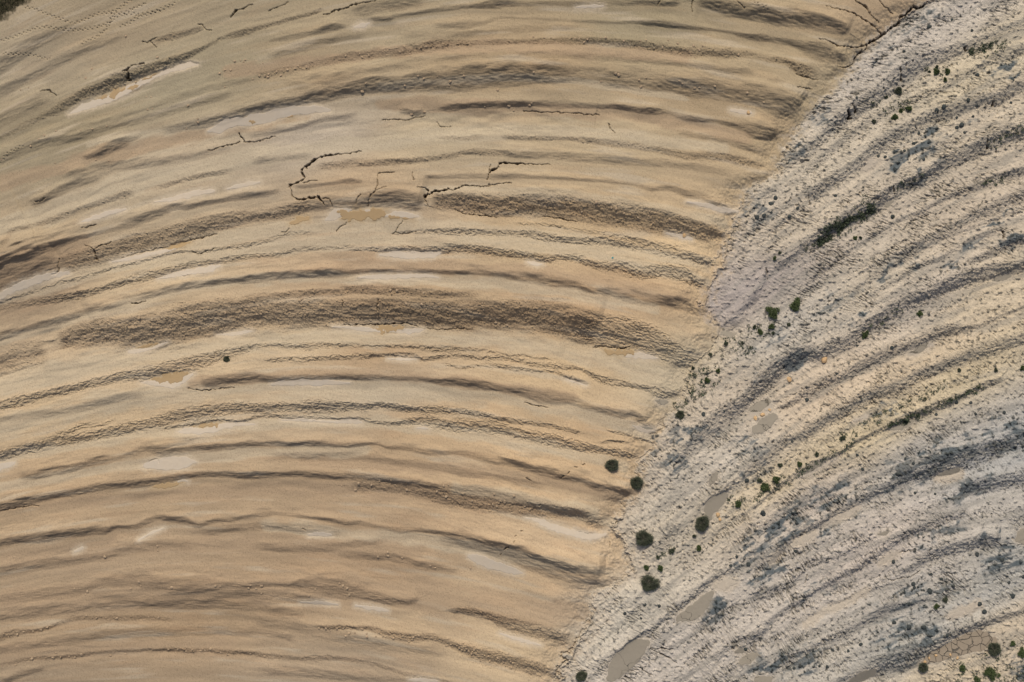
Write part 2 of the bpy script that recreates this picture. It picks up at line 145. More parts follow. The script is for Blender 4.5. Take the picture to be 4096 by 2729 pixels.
# sand / chalk line, top to bottom
EDGE = '30 1620,-300 1550,0 1480,50 1380,90 1300,160 1160,280 1060,350 1020,400 940,470 910,520 870,610 800,690 700,780 620,870 520,980 430,1070 360,1170 290,1290 240,1480|21 2110,200 2060,400 1965,600 1900,800 1850,950 1775,1060 1750,1200 1800,1310 1900,1440|22 1850,60 1740,220 1640,330 1620,500 1480,660 1400,790 1310,870 1320,980 1230,1080 1190,1200 1220,1290 1190,1390 1110,1440 1060,1540|23 1000,190 960,260 1080,400 1110,530 1090,690 860,780 780,900 770,1050 700,1200 570,1350 520,1500 500,1900'
CRACKS = '''
00 350,780,5 410,770,8 440,790,10 485,820,5
00 1050,615,6 1090,600,12 1130,570,10 1220,545,8 1235,555,4
00 1085,600,10 1105,640,20 1070,690,12 1120,680,12
00 1290,360,4 1340,405,5
00 1220,360,3 1290,352,6 1350,320,3
00 1690,205,3 1730,215,6 1760,245,6 1810,260,3
00 1980,150,6 1990,120,12 2040,85,10 2160,40,6
00 1780,1290,5 1950,1245,8 2050,1215,9
00 2040,1140,8 2060,1165,14 2085,1200,8 2100,1218,10 2250,1195,8|10 0,1212,7 100,1195,7 215,1165,5
10 635,135,6 690,120,8 710,100,10 830,75,8 880,50,10 1000,25,6 1080,10,5
10 160,95,4 200,75,6 330,20,4
10 950,1290,5 850,1310,8 750,1318,10 640,1335,15 590,1350,12 540,1380,20 500,1415,16 460,1440,18 440,1470,12 460,1510,14|11 470,110,9 440,140,10 380,160,15 345,170,16 350,210,10 370,270,8 420,300,11 490,290,11 570,280,15 610,300,17 640,345,10
11 625,290,5 680,295,8 705,360,6
11 460,155,6 540,135,8 580,137,3
11 1240,60,4 1180,70,7 1100,75,8 1095,150,7 1080,230,8 1020,290,7 1015,350,5
11 1090,215,6 1170,200,3
11 1430,195,4 1490,200,8 1530,235,10 1500,270,18 1500,300,12 1525,345,6
11 1530,250,16 1590,230,18 1640,225,12 1690,205,18 1720,215,12 1780,200,13 1830,180,10 1920,180,9 2000,188,8 2050,165,6
11 2040,180,6 2130,160,5 2240,155,3
10 2030,1540,5 2050,1480,10 2070,1460,20 2120,1440,12 2130,1410,14 2170,1395,16 2250,1400,10 2300,1398,12 2353,1405,8|20 300,1408,6 430,1412,3
11 2060,0,5 2050,60,8 2040,110,6
11 1390,65,5 1395,100,6 1405,135,4
11 905,330,5 950,255,4
10 1600,1035,5 1625,1075,8 1650,1083,8 1715,1078,3
10 1130,1020,3 1210,1018,5 1350,1020,5 1430,1000,4 1500,993,3
20 200,945,3 300,955,5 600,965,5 700,975,5 850,985,3
20 925,1060,6 940,1095,9 990,1133,5
11 270,580,6 310,570,6 335,545,5
11 740,570,4 780,530,6 825,490,5
11 1215,590,6 1240,575,6 1295,500,5 1300,480,4
11 1245,575,6 1300,590,5 1420,570,5
11 1750,380,4 1820,405,8 1900,420,8 2000,430,8 2110,445,4
21 370,435,5 500,455,9 560,465,9 665,482,4
01 730,688,4 790,710,7 815,750,10 825,800,10 840,820,4
01 820,725,7 870,690,8 910,685,7 960,660,3
01 505,800,4 490,860,6 500,910,12 440,935,8
01 1040,800,4 1180,750,6 1440,700,6 1560,660,9 1700,625,7 1850,590,4
01 1640,735,4 1690,760,6 1760,740,5 1850,715,5
01 710,540,4 770,530,8 830,515,3
01 310,320,6 400,285,9
01 1130,1190,5 1180,1188,12 1250,1165,5
01 1550,945,6 1600,950,8 1640,940,5
30 1540,0,16 1500,45,20 1440,55,22 1385,75,20 1360,120,15 1300,145,19 1305,185,16 1230,225,13 1190,265,13 1150,285,18 1130,310,13 1060,345,22 1020,375,18 1030,400,8 960,440,15 920,495,12 905,530,9 830,570,8 770,560,4
30 1150,280,12 1120,255,7 1040,200,8 950,150,9 850,105,9 740,85,6 650,65,3
30 910,5,6 990,60,11 1040,120,8 1115,190,4
30 600,330,4 700,360,8 780,390,9 900,400,8 1000,380,8
30 410,635,4 500,655,7 600,680,5
30 410,745,4 550,760,5
30 1100,0,3 1150,50,5 1240,110,3
20 1650,95,3 1645,50,7 1655,0,8
20 1350,40,4 1380,0,6
20 2010,0,4 2050,50,6 2090,70,4
02 1600,480,3 1700,493,8 1800,492,8 2000,470,3
22 210,600,4 300,625,8 410,643,4
11 800,1365,7 900,1370,9 1000,1365,7 1150,1365,12 1350,1355,9 1430,1385,4
11 1500,1395,4 1620,1410,5 1750,1400,5 1900,1410,4
22 800,130,6 900,120,9 1000,135,9 1060,140,13 1110,120,8
02 1260,1115,5 1290,1100,7 1340,1085,7 1360,1120,4
02 0,1530,6 150,1500,6 330,1480,3
11 1100,1150,5 1090,1200,10 1095,1240,5
11 795,1160,4 798,1210,5
23 1280,1290,5 1360,1320,10 1430,1355,10 1510,1400,5
23 1180,1440,8 1240,1480,11 1300,1520,8
23 1070,1520,11 1130,1560,8
23 990,215,6 1055,180,8
23 940,370,5 945,420,5
30 850,940,26 862,1010,30
30 885,890,14 915,960,16
30 1298,580,10 1300,650,13 1318,690,10
30 1850,400,20 1862,430,20
30 1338,545,10 1345,590,8
31 1235,180,9 1247,250,11
31 2180,570,14 2175,625,14
30 2030,1165,13 2042,1270,15
30 2090,830,16 2090,900,20
31 500,240,8 515,340,10
31 155,880,8 160,980,8
31 1010,330,6 1020,400,8
22 597,1190,7 580,1200,5
22 660,1148,4 640,1155,6
22 520,1245,8 545,1225,8
22 725,1127,3 705,1130,5
22 225,1240,6 240,1250,10 265,1268,4
13 2330,268,3 2318,272,4
13 2275,308,4 2265,315,5
13 2260,350,4 2250,362,5
13 2175,432,8 2215,402,9
13 2150,470,5 2140,485,4
22 350,1465,8 335,1480,6
13 455,262,4 470,262,6 480,268,4
23 1290,1280,4 1400,1282,7 1480,1285,4
33 1190,690,5 1250,700,8 1310,685,7 1400,670,6 1470,620,4
33 480,720,4 500,650,6
33 1280,465,4 1310,460,8 1370,450,8 1420,430,4
33 2110,370,5 2165,400,8
33 1540,430,5 1545,470,7 1600,480,5
'''
WHITE_POOLS = '''
00 590,975,5 700,920,28 850,870,30 1000,820,30 1150,730,30 1300,660,18 1450,600,18 1600,560,26 1690,550,5
00 1780,1120,10 1880,1100,38 1960,1050,36 2100,1040,38 2250,1020,38|10 0,1020,36 100,1010,40 250,970,42 400,945,38 550,930,32 680,940,10
10 900,240,8 960,220,22 1020,200,8
20 650,60,5 720,55,14 800,50,14 880,50,8
11 650,470,10 720,430,45 790,400,30 860,385,10
11 1140,440,8 1250,425,28 1350,430,25 1440,440,10
11 990,395,12 1025,405,18
11 1110,770,8 1250,770,30 1400,775,30 1550,770,25 1620,755,12
11 930,965,5 1100,960,22 1300,955,20 1500,950,15 1610,965,8
11 700,1385,5 850,1390,12 950,1405,18 1200,1415,20 1400,1420,22 1480,1410,5
01 0,1130,25 150,1050,30 300,990,32 430,950,28 580,925,12
01 950,830,5 1100,800,18 1250,770,18 1400,740,15 1500,715,10
01 1350,975,5 1500,940,20 1650,915,25 1800,890,28 1880,860,10
01 1330,320,5 1500,290,22 1700,240,25 1830,225,12
01 1950,205,8 2100,170,22 2220,150,10
01 700,490,5 800,460,20 950,410,22 1080,380,8
01 1840,1450,5 1950,1450,15 2080,1430,15 2150,1420,5
02 1090,165,10 1180,155,22 1280,140,10 1340,115,12 1420,85,5
02 1200,430,5 1320,430,25 1420,450,28 1500,450,25 1560,400,32 1640,360,12
02 1520,850,10 1620,840,28 1750,845,22 1880,810,28 2000,790,18 2180,785,5
02 -40,1160,35 0,1150,33 100,1125,18 125,1110,5
02 1240,1140,20 1350,1130,48 1500,1120,55 1600,1110,45 1670,1110,12
02 1520,1280,8 1560,1268,10 1600,1275,5
12 180,445,8 300,430,22 500,430,25 700,430,20 850,435,8
12 270,750,5 450,750,12 600,760,10 800,765,15 900,760,22 950,770,12
12 1180,225,5 1300,230,12 1420,230,6
12 1430,820,5 1480,820,10 1520,825,5
13 1880,500,18 1960,520,42 2050,560,42 2150,590,33 2250,620,28 2330,640,8
13 905,915,10 1000,930,18 1100,945,20 1180,960,8
13 430,885,5 600,890,15 750,905,8
13 2140,1155,5 2250,1190,14|23 200,1215,18 350,1255,5
13 1370,1545,8 1450,1550,18 1600,1560,10
13 500,305,10 600,300,20 690,305,12
23 220,165,5 300,180,12 380,210,25 500,260,30 650,300,28 780,330,26 900,310,12
20 1980,940,12 2060,955,20 2150,965,12
21 1600,320,8 1750,345,18 1900,380,24 2040,395,12
21 1430,580,8 1550,610,20 1640,630,10
21 240,830,8 300,845,18 360,850,8
22 560,400,5 640,425,10 740,455,4
22 1080,205,8 1200,200,28 1350,220,8
03 640,450,12 700,420,14
03 1190,350,8 1300,290,12 1400,250,6
22 1140,800,6 1220,835,20 1320,850,8
30 2090,960,0.1 2100,955,0.1
'''
OCHRE_POOLS = '''
00 840,840,5 930,825,20 1000,790,25 1060,760,10
00 1180,690,5 1270,660,12 1330,625,5
00 1080,760,5 1130,745,18 1190,725,5
00 2130,1035,12 2190,1040,20
10 320,1000,5 360,990,10
11 340,500,8 420,480,30 480,455,18
11 760,400,10 820,430,42 900,430,46 1000,430,42 1100,420,38 1200,440,14 1400,465,6
11 1050,1400,10 1150,1400,26 1280,1395,18 1310,1390,5
01 1420,715,8 1500,700,20 1560,680,15 1620,660,5
02 1170,130,5 1250,115,12 1330,100,8
02 1290,405,8 1380,400,25 1450,400,38 1520,380,33 1590,350,8
02 1650,810,5 1750,800,15 1850,790,15 1880,780,5
02 1300,1325,10 1400,1320,24 1480,1300,20 1560,1285,8
22 900,150,10 1000,175,25 1120,170,18
'''
GREY_POOLS = '''
23 955,1525,45 990,1470,75 1060,1390,88 1140,1310,88 1200,1260,70 1255,1235,28
23 1530,1020,25 1620,990,58 1700,930,62 1760,860,48 1810,800,18
22 2150,655,20 2230,630,45 2300,590,28
22 2190,830,35 2260,790,55 2340,715,35
23 1800,170,15 1800,90,52 1850,30,60 1920,-20,35
22 1800,1290,18 1830,1240,33 1850,1210,15
32 1380,170,8 1430,165,20 1500,120,35 1530,95,15
32 1220,820,15 1290,805,33 1360,780,28 1430,750,8
32 1640,1230,10 1720,1210,25 1800,1180,20
32 410,1230,10 500,1190,20 600,1130,22 650,1100,8
33 1490,1400,18 1600,1350,48 1750,1290,66 1900,1230,82 2000,1210,85 2080,1220,45
33 870,1570,20 960,1520,50 1060,1490,35
33 2290,350,15 2340,330,75 2400,330,80
33 1110,300,10 1150,300,22 1190,280,8
23 2020,1310,12 2065,1300,28
23 2070,1400,28 2130,1370,45 2190,1340,18
23 2210,1550,35 2300,1550,30
31 2110,985,10 2180,965,28 2250,950,18
31 1170,350,8 1200,340,22 1235,310,12
22 1340,585,10 1400,600,25 1440,600,10
22 1215,820,8 1260,825,18 1310,825,8
23 650,285,10 720,310,22 810,330,8
21 1910,1440,15 1970,1450,28 2020,1450,10
'''
PALE_STRIPS = '''
32 1540,115,24 1575,110,12
32 1360,190,10 1400,185,20 1450,170,8
32 1620,1255,10 1700,1255,22 1780,1235,22 1830,1200,12
32 150,560,8 180,620,30 150,650,15
22 2130,740,10 2170,700,35 2210,690,20
33 190,545,12 240,490,22 270,460,10
33 380,385,18 480,345,32 560,290,12
33 640,220,10 750,170,22 850,130,25 930,80,12
33 1700,1000,8 1850,950,28 1950,900,28
33 1130,560,10 1200,510,30 1280,470,10
33 480,1090,10 550,1040,18 610,1000,8
33 640,960,12 750,930,20 900,860,12 1010,790,18
32 450,1235,10 520,1205,15|32 560,1180,12 650,1140,12 760,1070,10
30 1000,1450,18 1050,1400,32 1110,1365,15
32 900,760,8 1000,720,14
23 1850,740,20 1930,730,50 2000,710,25
'''
# sediment colours where the light falls flat (tile x,y r,g,b)
SAND_TONE = '''
00 300,500 172,155,130;00 800,300 172,152,124;00 1500,700 164,150,124;00 600,1100 158,142,115;00 300,1400 163,147,120;00 1500,1400 190,170,143;00 2000,600 168,152,124
10 500,600 173,151,121;10 1200,300 171,153,125;10 1500,1200 192,172,142;10 600,1200 190,173,152;10 2000,500 170,148,118
20 500,450 176,151,119;20 1000,300 162,147,119;20 1000,1100 190,168,136;20 1800,900 180,156,124;30 300,450 173,153,123;30 700,700 180,160,130;30 1200,100 182,157,127
01 1000,250 188,168,140;01 400,450 184,162,132;01 300,950 156,133,108;01 1200,900 197,173,141
11 1000,120 181,156,126;11 1000,620 196,172,142;11 1000,850 179,151,121;11 1500,1250 174,150,120;11 500,1450 200,176,144
21 500,550 192,166,132;21 1500,750 205,178,142;21 1000,1050 190,160,126
02 800,300 200,176,145;02 600,700 198,172,138;02 500,1250 185,158,126;02 1000,1450 177,152,122
12 1000,300 179,151,119;12 1000,500 196,176,149;12 1500,900 192,164,130;12 1000,1100 178,152,122
22 500,400 201,173,137;22 500,900 200,170,134;22 1700,400 196,178,150
03 1000,500 174,150,122;03 500,1250 168,144,116;03 1500,950 170,144,114;03 300,1500 164,143,118
13 1000,600 180,152,121;13 1500,1050 190,164,132;13 800,1500 174,152,126;23 400,700 205,176,141;23 200,1250 200,174,140;23 900,1000 200,185,165
'''
CHALK_TONE = '''
21 2000,1150 172,157,144;21 2100,1050 174,159,146;21 1900,1250 170,155,143;30 800,600 188,174,156;30 1500,300 194,179,160;30 1900,600 200,181,150;30 2100,1000 198,179,152;30 900,1250 196,179,154;31 1800,500 192,173,148
31 400,600 200,181,154;31 1000,1000 198,180,154;31 1500,1200 194,177,156;31 2000,1100 202,181,150;31 300,1400 190,177,158
32 1700,450 198,177,142;32 1000,880 202,180,143;32 300,1290 204,182,148;32 600,550 202,179,150;32 1500,250 202,179,148;32 1500,1000 182,171,156;32 500,1400 192,175,156;32 2200,1000 176,169,158
33 400,700 194,179,160;33 1000,450 198,181,162;33 1300,900 184,171,154;33 700,1350 186,173,154;33 1800,1480 202,181,150;33 2200,700 182,173,158;33 2250,1150 202,181,152;33 1200,1250 178,169,154
22 1800,500 194,175,150;22 1900,1100 194,179,158;23 1300,400 198,181,156;23 1500,1300 196,181,162;23 900,1050 202,187,164;22 1600,200 200,179,144
'''
# blue-grey marl stains: tile x,y rx,ry strength
STAINS = '''
30 1400,1300,340,120,.8;30 1130,490,120,60,.6;30 2150,580,220,80,.5;30 400,1330,140,80,.7;30 620,1000,120,160,.4;30 1850,1060,180,40,.4;30 1400,200,400,100,.35;30 2250,680,120,40,.5
31 1250,870,420,45,.5;31 1800,760,300,60,.4;31 2250,660,160,60,.65;31 850,1330,130,60,.5;31 80,430,130,120,.45;31 1500,80,260,50,.4;31 2100,470,280,30,.5;31 700,1200,300,80,.3;31 150,1500,300,50,.3
32 400,240,220,70,.65;32 1500,1150,600,150,.75;32 2200,900,200,220,.65;32 700,1400,350,150,.45;32 1200,720,250,30,.3;32 1150,660,300,30,.4;32 1900,1350,250,90,.7;32 100,1200,160,80,.3
33 1400,900,500,200,.4;33 300,250,350,200,.5;33 400,1400,300,130,.55;33 1400,1200,350,200,.55;33 2150,550,260,160,.5;33 750,200,300,60,.45;33 1600,300,350,50,.45;33 600,780,500,45,.4;33 1450,1400,250,90,.7;33 2320,1450,90,160,.7;33 150,600,200,120,.6;33 2050,360,160,50,.6
23 2200,480,200,240,.5;23 1850,950,120,130,.75;23 2260,1430,130,130,.7;23 2150,1180,200,40,.45
22 1500,1130,90,130,.6;22 1550,850,180,80,.45;22 2230,400,140,60,.55;22 2150,1000,160,110,.4;22 1750,850,200,90,.45;22 1330,950,80,110,.4;22 2150,1280,90,60,.4
'''
# plants: tile x,y,r kind  (B needle bush, L leafy shrub, T small tuft)
BIG = [
('22',955,1135,58,'B','round grey-green bush on the sand, the upper of two by the chalk edge'),
('22',1170,1290,60,'B','round grey-green bush sitting right on the line between sand and chalk'),
('23',1230,335,78,'B','large round dark bush on the pale chalk right of a white silt patch'),
('23',1725,205,70,'B','tall oval dark green bush at the lower end of a grey mud pool'),
('23',1278,718,78,'B','large round spiky bush below two small leafy plants'),
('23',697,1520,52,'B','round green bush cut off by the bottom edge, left of the big grey mud pool'),
('33',2090,1280,58,'B','dark bush growing at the right end of the cracked mud pool'),
('33',2325,1310,42,'L','green shrub at the right edge beside the cracked mud pool'),
('33',1487,1440,42,'B','ragged dark bush at the left tip of the cracked mud pool'),
('33',1815,1435,36,'L','small dark shrub on the chalk below the cracked mud pool'),
('33',2065,1490,72,'L','widest leafy green shrub in the bottom right corner'),
('33',1950,1548,38,'L','leafy shrub against the bottom edge, left of the widest green shrub'),
('33',2250,1235,26,'L','little green shrub right of the bush at the cracked mud pool'),
('33',1600,915,26,'L','small dark shrub among blue-grey blotches'),
('33',1680,860,30,'T','straggly dark tuft above a pale strip among blue-grey blotches'),
('31',195,1255,70,'L','dark leafy bush with a pointed top, left one of the pair on white ground'),
('31',400,1190,64,'L','compact brownish green bush, the right one of the pair on the white ground'),
('30',1285,775,34,'B','dark bush standing alone on yellowish rubble high on the chalk slope'),
('30',1610,615,32,'L','dark green shrub, the left one of two side by side near the top right'),
('30',1702,610,32,'L','dark green shrub, the right one of two side by side near the top right'),
('30',1245,1000,32,'L','dark shrub at the lower left of a short crooked row'),
('30',1360,935,27,'L','spreading green shrub at the right end of a short crooked row of shrubs'),
('30',1300,950,24,'L','narrow dark shrub in the middle of a short crooked row of shrubs'),
('22',1545,705,38,'B','dark spiky bush alone where yellow sand runs out into chalk'),
('22',1775,410,28,'L','dark shrub amid the scatter of small green plants beside the sand tip'),
('32',140,1325,52,'L','largest leafy green bush at the lower end of the yellow strip'),
('32',230,1255,42,'L','leafy green bush touching the largest bush on the yellow strip'),
('23',2042,40,38,'L','leafy green shrub right of a grey mud pool and its stones'),
('31',1000,1455,36,'L','olive shrub on the shaded bank in the middle of the chalk slope'),
('02',1935,230,28,'B','lone small green tuft on the tan slope, far from the chalk'),
('23',1250,590,28,'L','small leafy plant just above the large spiky bush, the left of two'),
('23',1375,587,30,'L','small leafy plant just above the large spiky bush, the right of two'),
('23',1470,440,34,'T','loose cluster of tiny green plants along a low crack'),
('23',1705,420,26,'L','small dark green plant alone on bare white chalk below the oval bush'),
('23',1350,500,18,'T','thin grey-green tuft above the two small leafy plants'),
('23',1660,312,15,'T','tiny plant just below the tall oval bush'),
('31',215,800,20,'L','small plant beside a smaller one left of the long shaded bank'),
('31',258,755,14,'T','smaller of two plants left of the long shaded bank'),
('31',910,627,18,'L','small green plant under the overgrown bank, the left of two'),
('31',955,622,13,'T','tiny green plant under the overgrown bank, the right of two'),
('31',1235,443,14,'T','tiny green plant right of the overgrown bank'),
('31',1465,1273,28,'L','flat green plant just below the long shaded bank at right'),
('31',190,1385,30,'L','low green plant below the bush with a pointed top'),
('31',92,1425,28,'L','low green plant, lower left of the bush with a pointed top'),
('31',335,1365,18,'T','small plant below the compact brownish bush'),
('31',205,1440,15,'T','tiny plant under the low green plant below the pointed bush'),
('31',45,1385,20,'T','small ragged plant, far lower left of the pointed bush'),
('22',1810,190,18,'T','small dark plant at the top of the scatter beside the sand tip'),
('22',1870,325,20,'L','olive plant at the right of the scatter beside the sand tip'),
('22',1660,305,17,'T','small bluish plant at the left of the scatter beside the sand tip'),
('22',1935,95,25,'T','grey-green plant above the scatter beside the sand tip'),
('22',2075,88,12,'T','tiny plant above the scatter, close to the pair of bushes'),
('22',1560,700,0,'T','')
,('32',95,1265,24,'T','thin grey-green tuft left of the two bushes on the yellow strip'),
('32',265,1135,24,'T','grey twiggy tuft above the bushes on the yellow strip'),
('32',435,1125,28,'L','round green plant on the lower yellow strip'),
('32',800,900,30,'T','spreading tuft half way along the yellow strip'),
('32',580,1040,26,'T','triangular tuft on the yellow strip between round plant and spreading tuft'),
('32',2338,305,26,'L','green plant cut by the right edge above the yellow ground'),
('32',2110,320,20,'T','small green plant above the yellow ground near the right edge'),
('32',1800,325,18,'T','grey tuft on the chalk above the yellow ground'),
('30',1675,685,20,'L','small shrub below the two side by side near the top right'),
('30',1550,610,14,'T','tiny shrub left of the two side by side near the top right'),
('30',1615,570,17,'T','small shrub above the two side by side near the top right'),
('30',1180,825,14,'T','tiny tuft left of the lone bush on yellowish rubble'),
('30',1070,1035,22,'T','small dark tuft below the short crooked row of shrubs'),
('33',1700,1500,0,'T','')]
# green cover: tile x0,y0 x1,y1 half width, count
COVER = [('31',600,650,820,500,50,480),('31',820,500,1080,370,50,420),('31',640,560,760,470,40,50),('31',480,720,600,660,25,40),('31',1260,190,1480,90,45,70),('31',960,290,1040,330,40,40),
('32',100,1400,640,1080,40,120),('32',640,1080,900,930,25,60),('32',780,900,1300,640,40,110),('32',1200,810,1500,690,25,260),('32',1500,690,2000,460,30,160),('32',1300,640,1700,450,50,60),
('22',1680,320,1800,500,110,130),('22',1900,100,2150,130,90,60),('22',1500,640,1650,560,50,40),('22',1620,430,1700,560,50,40),('30',1880,440,2200,380,45,170),('30',1050,860,1350,940,80,60),('30',1280,900,1420,930,30,40),
('30',1500,620,1720,600,60,30),('30',2050,1230,2340,1100,40,80),('31',2000,170,2230,90,25,60),('31',1000,1420,1300,1240,40,60),('31',0,1400,200,1400,90,50),('33',1800,1500,2340,1500,90,140),('33',2000,1350,2340,1300,60,50),('23',1340,480,1460,420,30,25),('23',1960,10,2300,-20,40,60)]

# paler bench strips and browner strips (readings of the whole map, 1345 across: x,y,half width)
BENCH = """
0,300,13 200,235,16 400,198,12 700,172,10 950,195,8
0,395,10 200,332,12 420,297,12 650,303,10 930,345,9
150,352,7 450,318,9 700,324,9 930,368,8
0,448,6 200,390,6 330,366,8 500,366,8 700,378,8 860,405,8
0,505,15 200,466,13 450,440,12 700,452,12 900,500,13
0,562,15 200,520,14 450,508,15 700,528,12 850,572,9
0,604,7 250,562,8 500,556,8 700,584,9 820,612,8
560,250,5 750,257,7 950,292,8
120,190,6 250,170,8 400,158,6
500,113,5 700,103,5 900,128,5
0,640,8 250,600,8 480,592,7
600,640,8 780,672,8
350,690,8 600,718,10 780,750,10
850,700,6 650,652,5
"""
BROWN_STRIPS = """
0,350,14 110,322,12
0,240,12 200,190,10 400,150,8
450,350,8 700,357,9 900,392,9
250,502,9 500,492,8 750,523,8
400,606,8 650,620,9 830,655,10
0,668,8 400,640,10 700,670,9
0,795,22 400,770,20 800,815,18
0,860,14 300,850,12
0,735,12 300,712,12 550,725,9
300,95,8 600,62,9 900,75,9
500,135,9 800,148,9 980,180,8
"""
# ---------------------------------------------------------------- map helpers
TX = (0, 1000, 2000, 2996); TY = (0, 660, 1330, 1996); TK = 1100/2353.0
def tile(t, x, y): return TX[int(t[0])] + x*TK, TY[int(t[1])] + y*TK
def parse(txt, ncol):
    out = []
    for line in txt.strip().split('\n'):
        kind = ''
        parts = line.split('|')
        if len(parts[0]) <= 2 and not parts[0][:1].isdigit(): kind = parts.pop(0)
        pts = []
        for seg in parts:
            tk = seg.split()
            for v in tk[1:]:
                f = [float(q) for q in v.split(',')]
                x, y = tile(tk[0], f[0], f[1])
                pts.append([x, y] + ([f[2]*TK] if len(f) > 2 else []) + f[3:])
        if ncol == 4 or ncol == 2:
            q = [pts[0]]
            for p in pts[1:]:
                if math.hypot(p[0]-q[-1][0], p[1]-q[-1][1]) > 24: q.append(p)
            pts = q
        if len(pts) >= 2: out.append((kind, np.array(pts, dtype=np.float64)))
    return out
M = 16.0
def wx(px): return (px - 2048.0)/M
def wy(py): return (1364.5 - py)/M
def catmull(P, n=3):
    Q = np.vstack([2*P[0]-P[1], P, 2*P[-1]-P[-2]]); out = []
    for i in range(1, len(Q)-2):
        a, b, c, d = Q[i-1], Q[i], Q[i+1], Q[i+2]
        for k in range(n):
            t = k/n
            out.append(.5*((2*b)+(-a+c)*t+(2*a-5*b+4*c-d)*t*t+(-a+3*b-3*c+d)*t**3))
    out.append(P[-1]); out = np.array(out)
    if P.shape[1] > 2: out[:, 2:] = np.clip(out[:, 2:], P[:, 2:].min(0), P[:, 2:].max(0))
    return out
def extend(P):
    """carry a line on past the edge of the photo"""
    P = P.copy()
    def out(a, b):
        d = a-b; d = d/np.hypot(*d[:2]); e = a.copy(); e[:2] = a[:2]+d[:2]*260; return e
    if P[0, 0] < 60 or P[0, 1] > 2690: P = np.vstack([out(P[0], P[1]), P])
    if P[-1, 0] > 4050 or P[-1, 1] > 2690 or P[-1, 1] < 8: P = np.vstack([P, out(P[-1], P[-2])])
    return P
# ---------------------------------------------------------------- ground grid
STEP = 2.3
def axis(a, b):
    core = np.arange(a-150, b+150+STEP, STEP); g = []; s = STEP; p = 0.0
    while p < 14000: s *= 1.28; p += s; g.append(p)
    g = np.array(g)
    return np.concatenate([core[0]-g[::-1], core, core[-1]+g])
GX, GY = axis(0, 4096), axis(0, 2729)
NX, NY = len(GX), len(GY)
X, Y = np.meshgrid(GX.astype(np.float32), GY.astype(np.float32))
f32 = np.float32
_rs = np.random.RandomState(7)
_perm = _rs.permutation(256).astype(np.int32)
_ang = _rs.rand(256)*2*math.pi; _gx = np.cos(_ang).astype(f32); _gy = np.sin(_ang).astype(f32)
def perlin(x, y, seed=0):
    xi = np.floor(x); yi = np.floor(y); fx = (x-xi).astype(f32); fy = (y-yi).astype(f32)
    xi = xi.astype(np.int32); yi = yi.astype(np.int32)
    u = fx*fx*fx*(fx*(fx*6-15)+10); v = fy*fy*fy*(fy*(fy*6-15)+10)
    def g(ix, iy, dx, dy):
        h = _perm[(_perm[(ix+seed*17) & 255]+iy+seed*31) & 255]
        return _gx[h]*dx+_gy[h]*dy
    a = g(xi, yi, fx, fy); b = g(xi+1, yi, fx-1, fy); c = g(xi, yi+1, fx, fy-1); d = g(xi+1, yi+1, fx-1, fy-1)
    return ((a+(b-a)*u)*(1-v)+(c+(d-c)*u)*v)*1.5
def fbm(x, y, octv=3, seed=0, gain=.5):
    o = 0; a = 1.0; t = 0
    for i in range(octv):
        o = o + perlin(x*(2**i), y*(2**i), seed+i*3)*a; t += a; a *= gain
    return o/t
def sstep(a, b, x):
    t = np.clip((x-a)/(b-a), 0, 1); return t*t*(3-2*t)
# ---------------------------------------------------------------- which side of the sand / chalk line
E = parse(EDGE, 2)[0][1]
Ey = E[:, 1]; order = np.argsort(Ey); ex = np.interp(GY, Ey[order], E[order, 0])
edge_n = fbm(X/55, Y/55, 4, 90, .6)*46 + perlin(X/11, Y/11, 95)*9
side_d = X - ex[:, None].astype(f32) + edge_n
side_d *= .8
SOFT = 16
chalk = sstep(-SOFT, SOFT, side_d)                       # 0 sand .. 1 chalk
chalk_c = np.clip(sstep(-34, 42, side_d+fbm(X/22, Y/22, 3, 97, .65)*46), 0, 1)   # how chalky the loose surface is: the two spill over each other
# ---------------------------------------------------------------- flow coordinates, fitted to the surveyed lines
SB = [(k, extend(P)) for k, P in parse(BANDS, 4)]
GB = [(k, extend(P)) for k, P in parse(GREY_BANDS, 4)]
def fit_flow(bands, x0):
    rows = []; rhs = []
    def terms(x, y):
        a = (x-x0)/1000.; b = (y-1364.)/1000.
        return [a, a*a, a**3, a*b, a*a*b, a*b*b]
    nb = len(bands)
    for i, (k, P) in enumerate(bands):
        for x, y in P[:, :2]:
            r = terms(x, y) + [0]*nb; r[6+i] = -1; rows.append(r); rhs.append(-y/1000.)
    for j in range(6):
        r = [0]*(6+nb); r[j] = .05; rows.append(r); rhs.append(0)
    s = np.linalg.lstsq(np.array(rows), np.array(rhs), rcond=None)[0][:6]
    xx = np.clip(X, -300, 4400); yy = np.clip(Y, -300, 3100)
    return (Y + 1000*sum(c*t for c, t in zip(s, terms(xx, yy)))).astype(f32)
VS = fit_flow(SB, 1900.); VG = fit_flow(GB, 3500.)
# the grey coordinate along the banks
UG = (X*.88 - Y*.47).astype(f32); US = X
V = VS*(1-chalk)+VG*chalk
U = US*(1-chalk)+UG*chalk
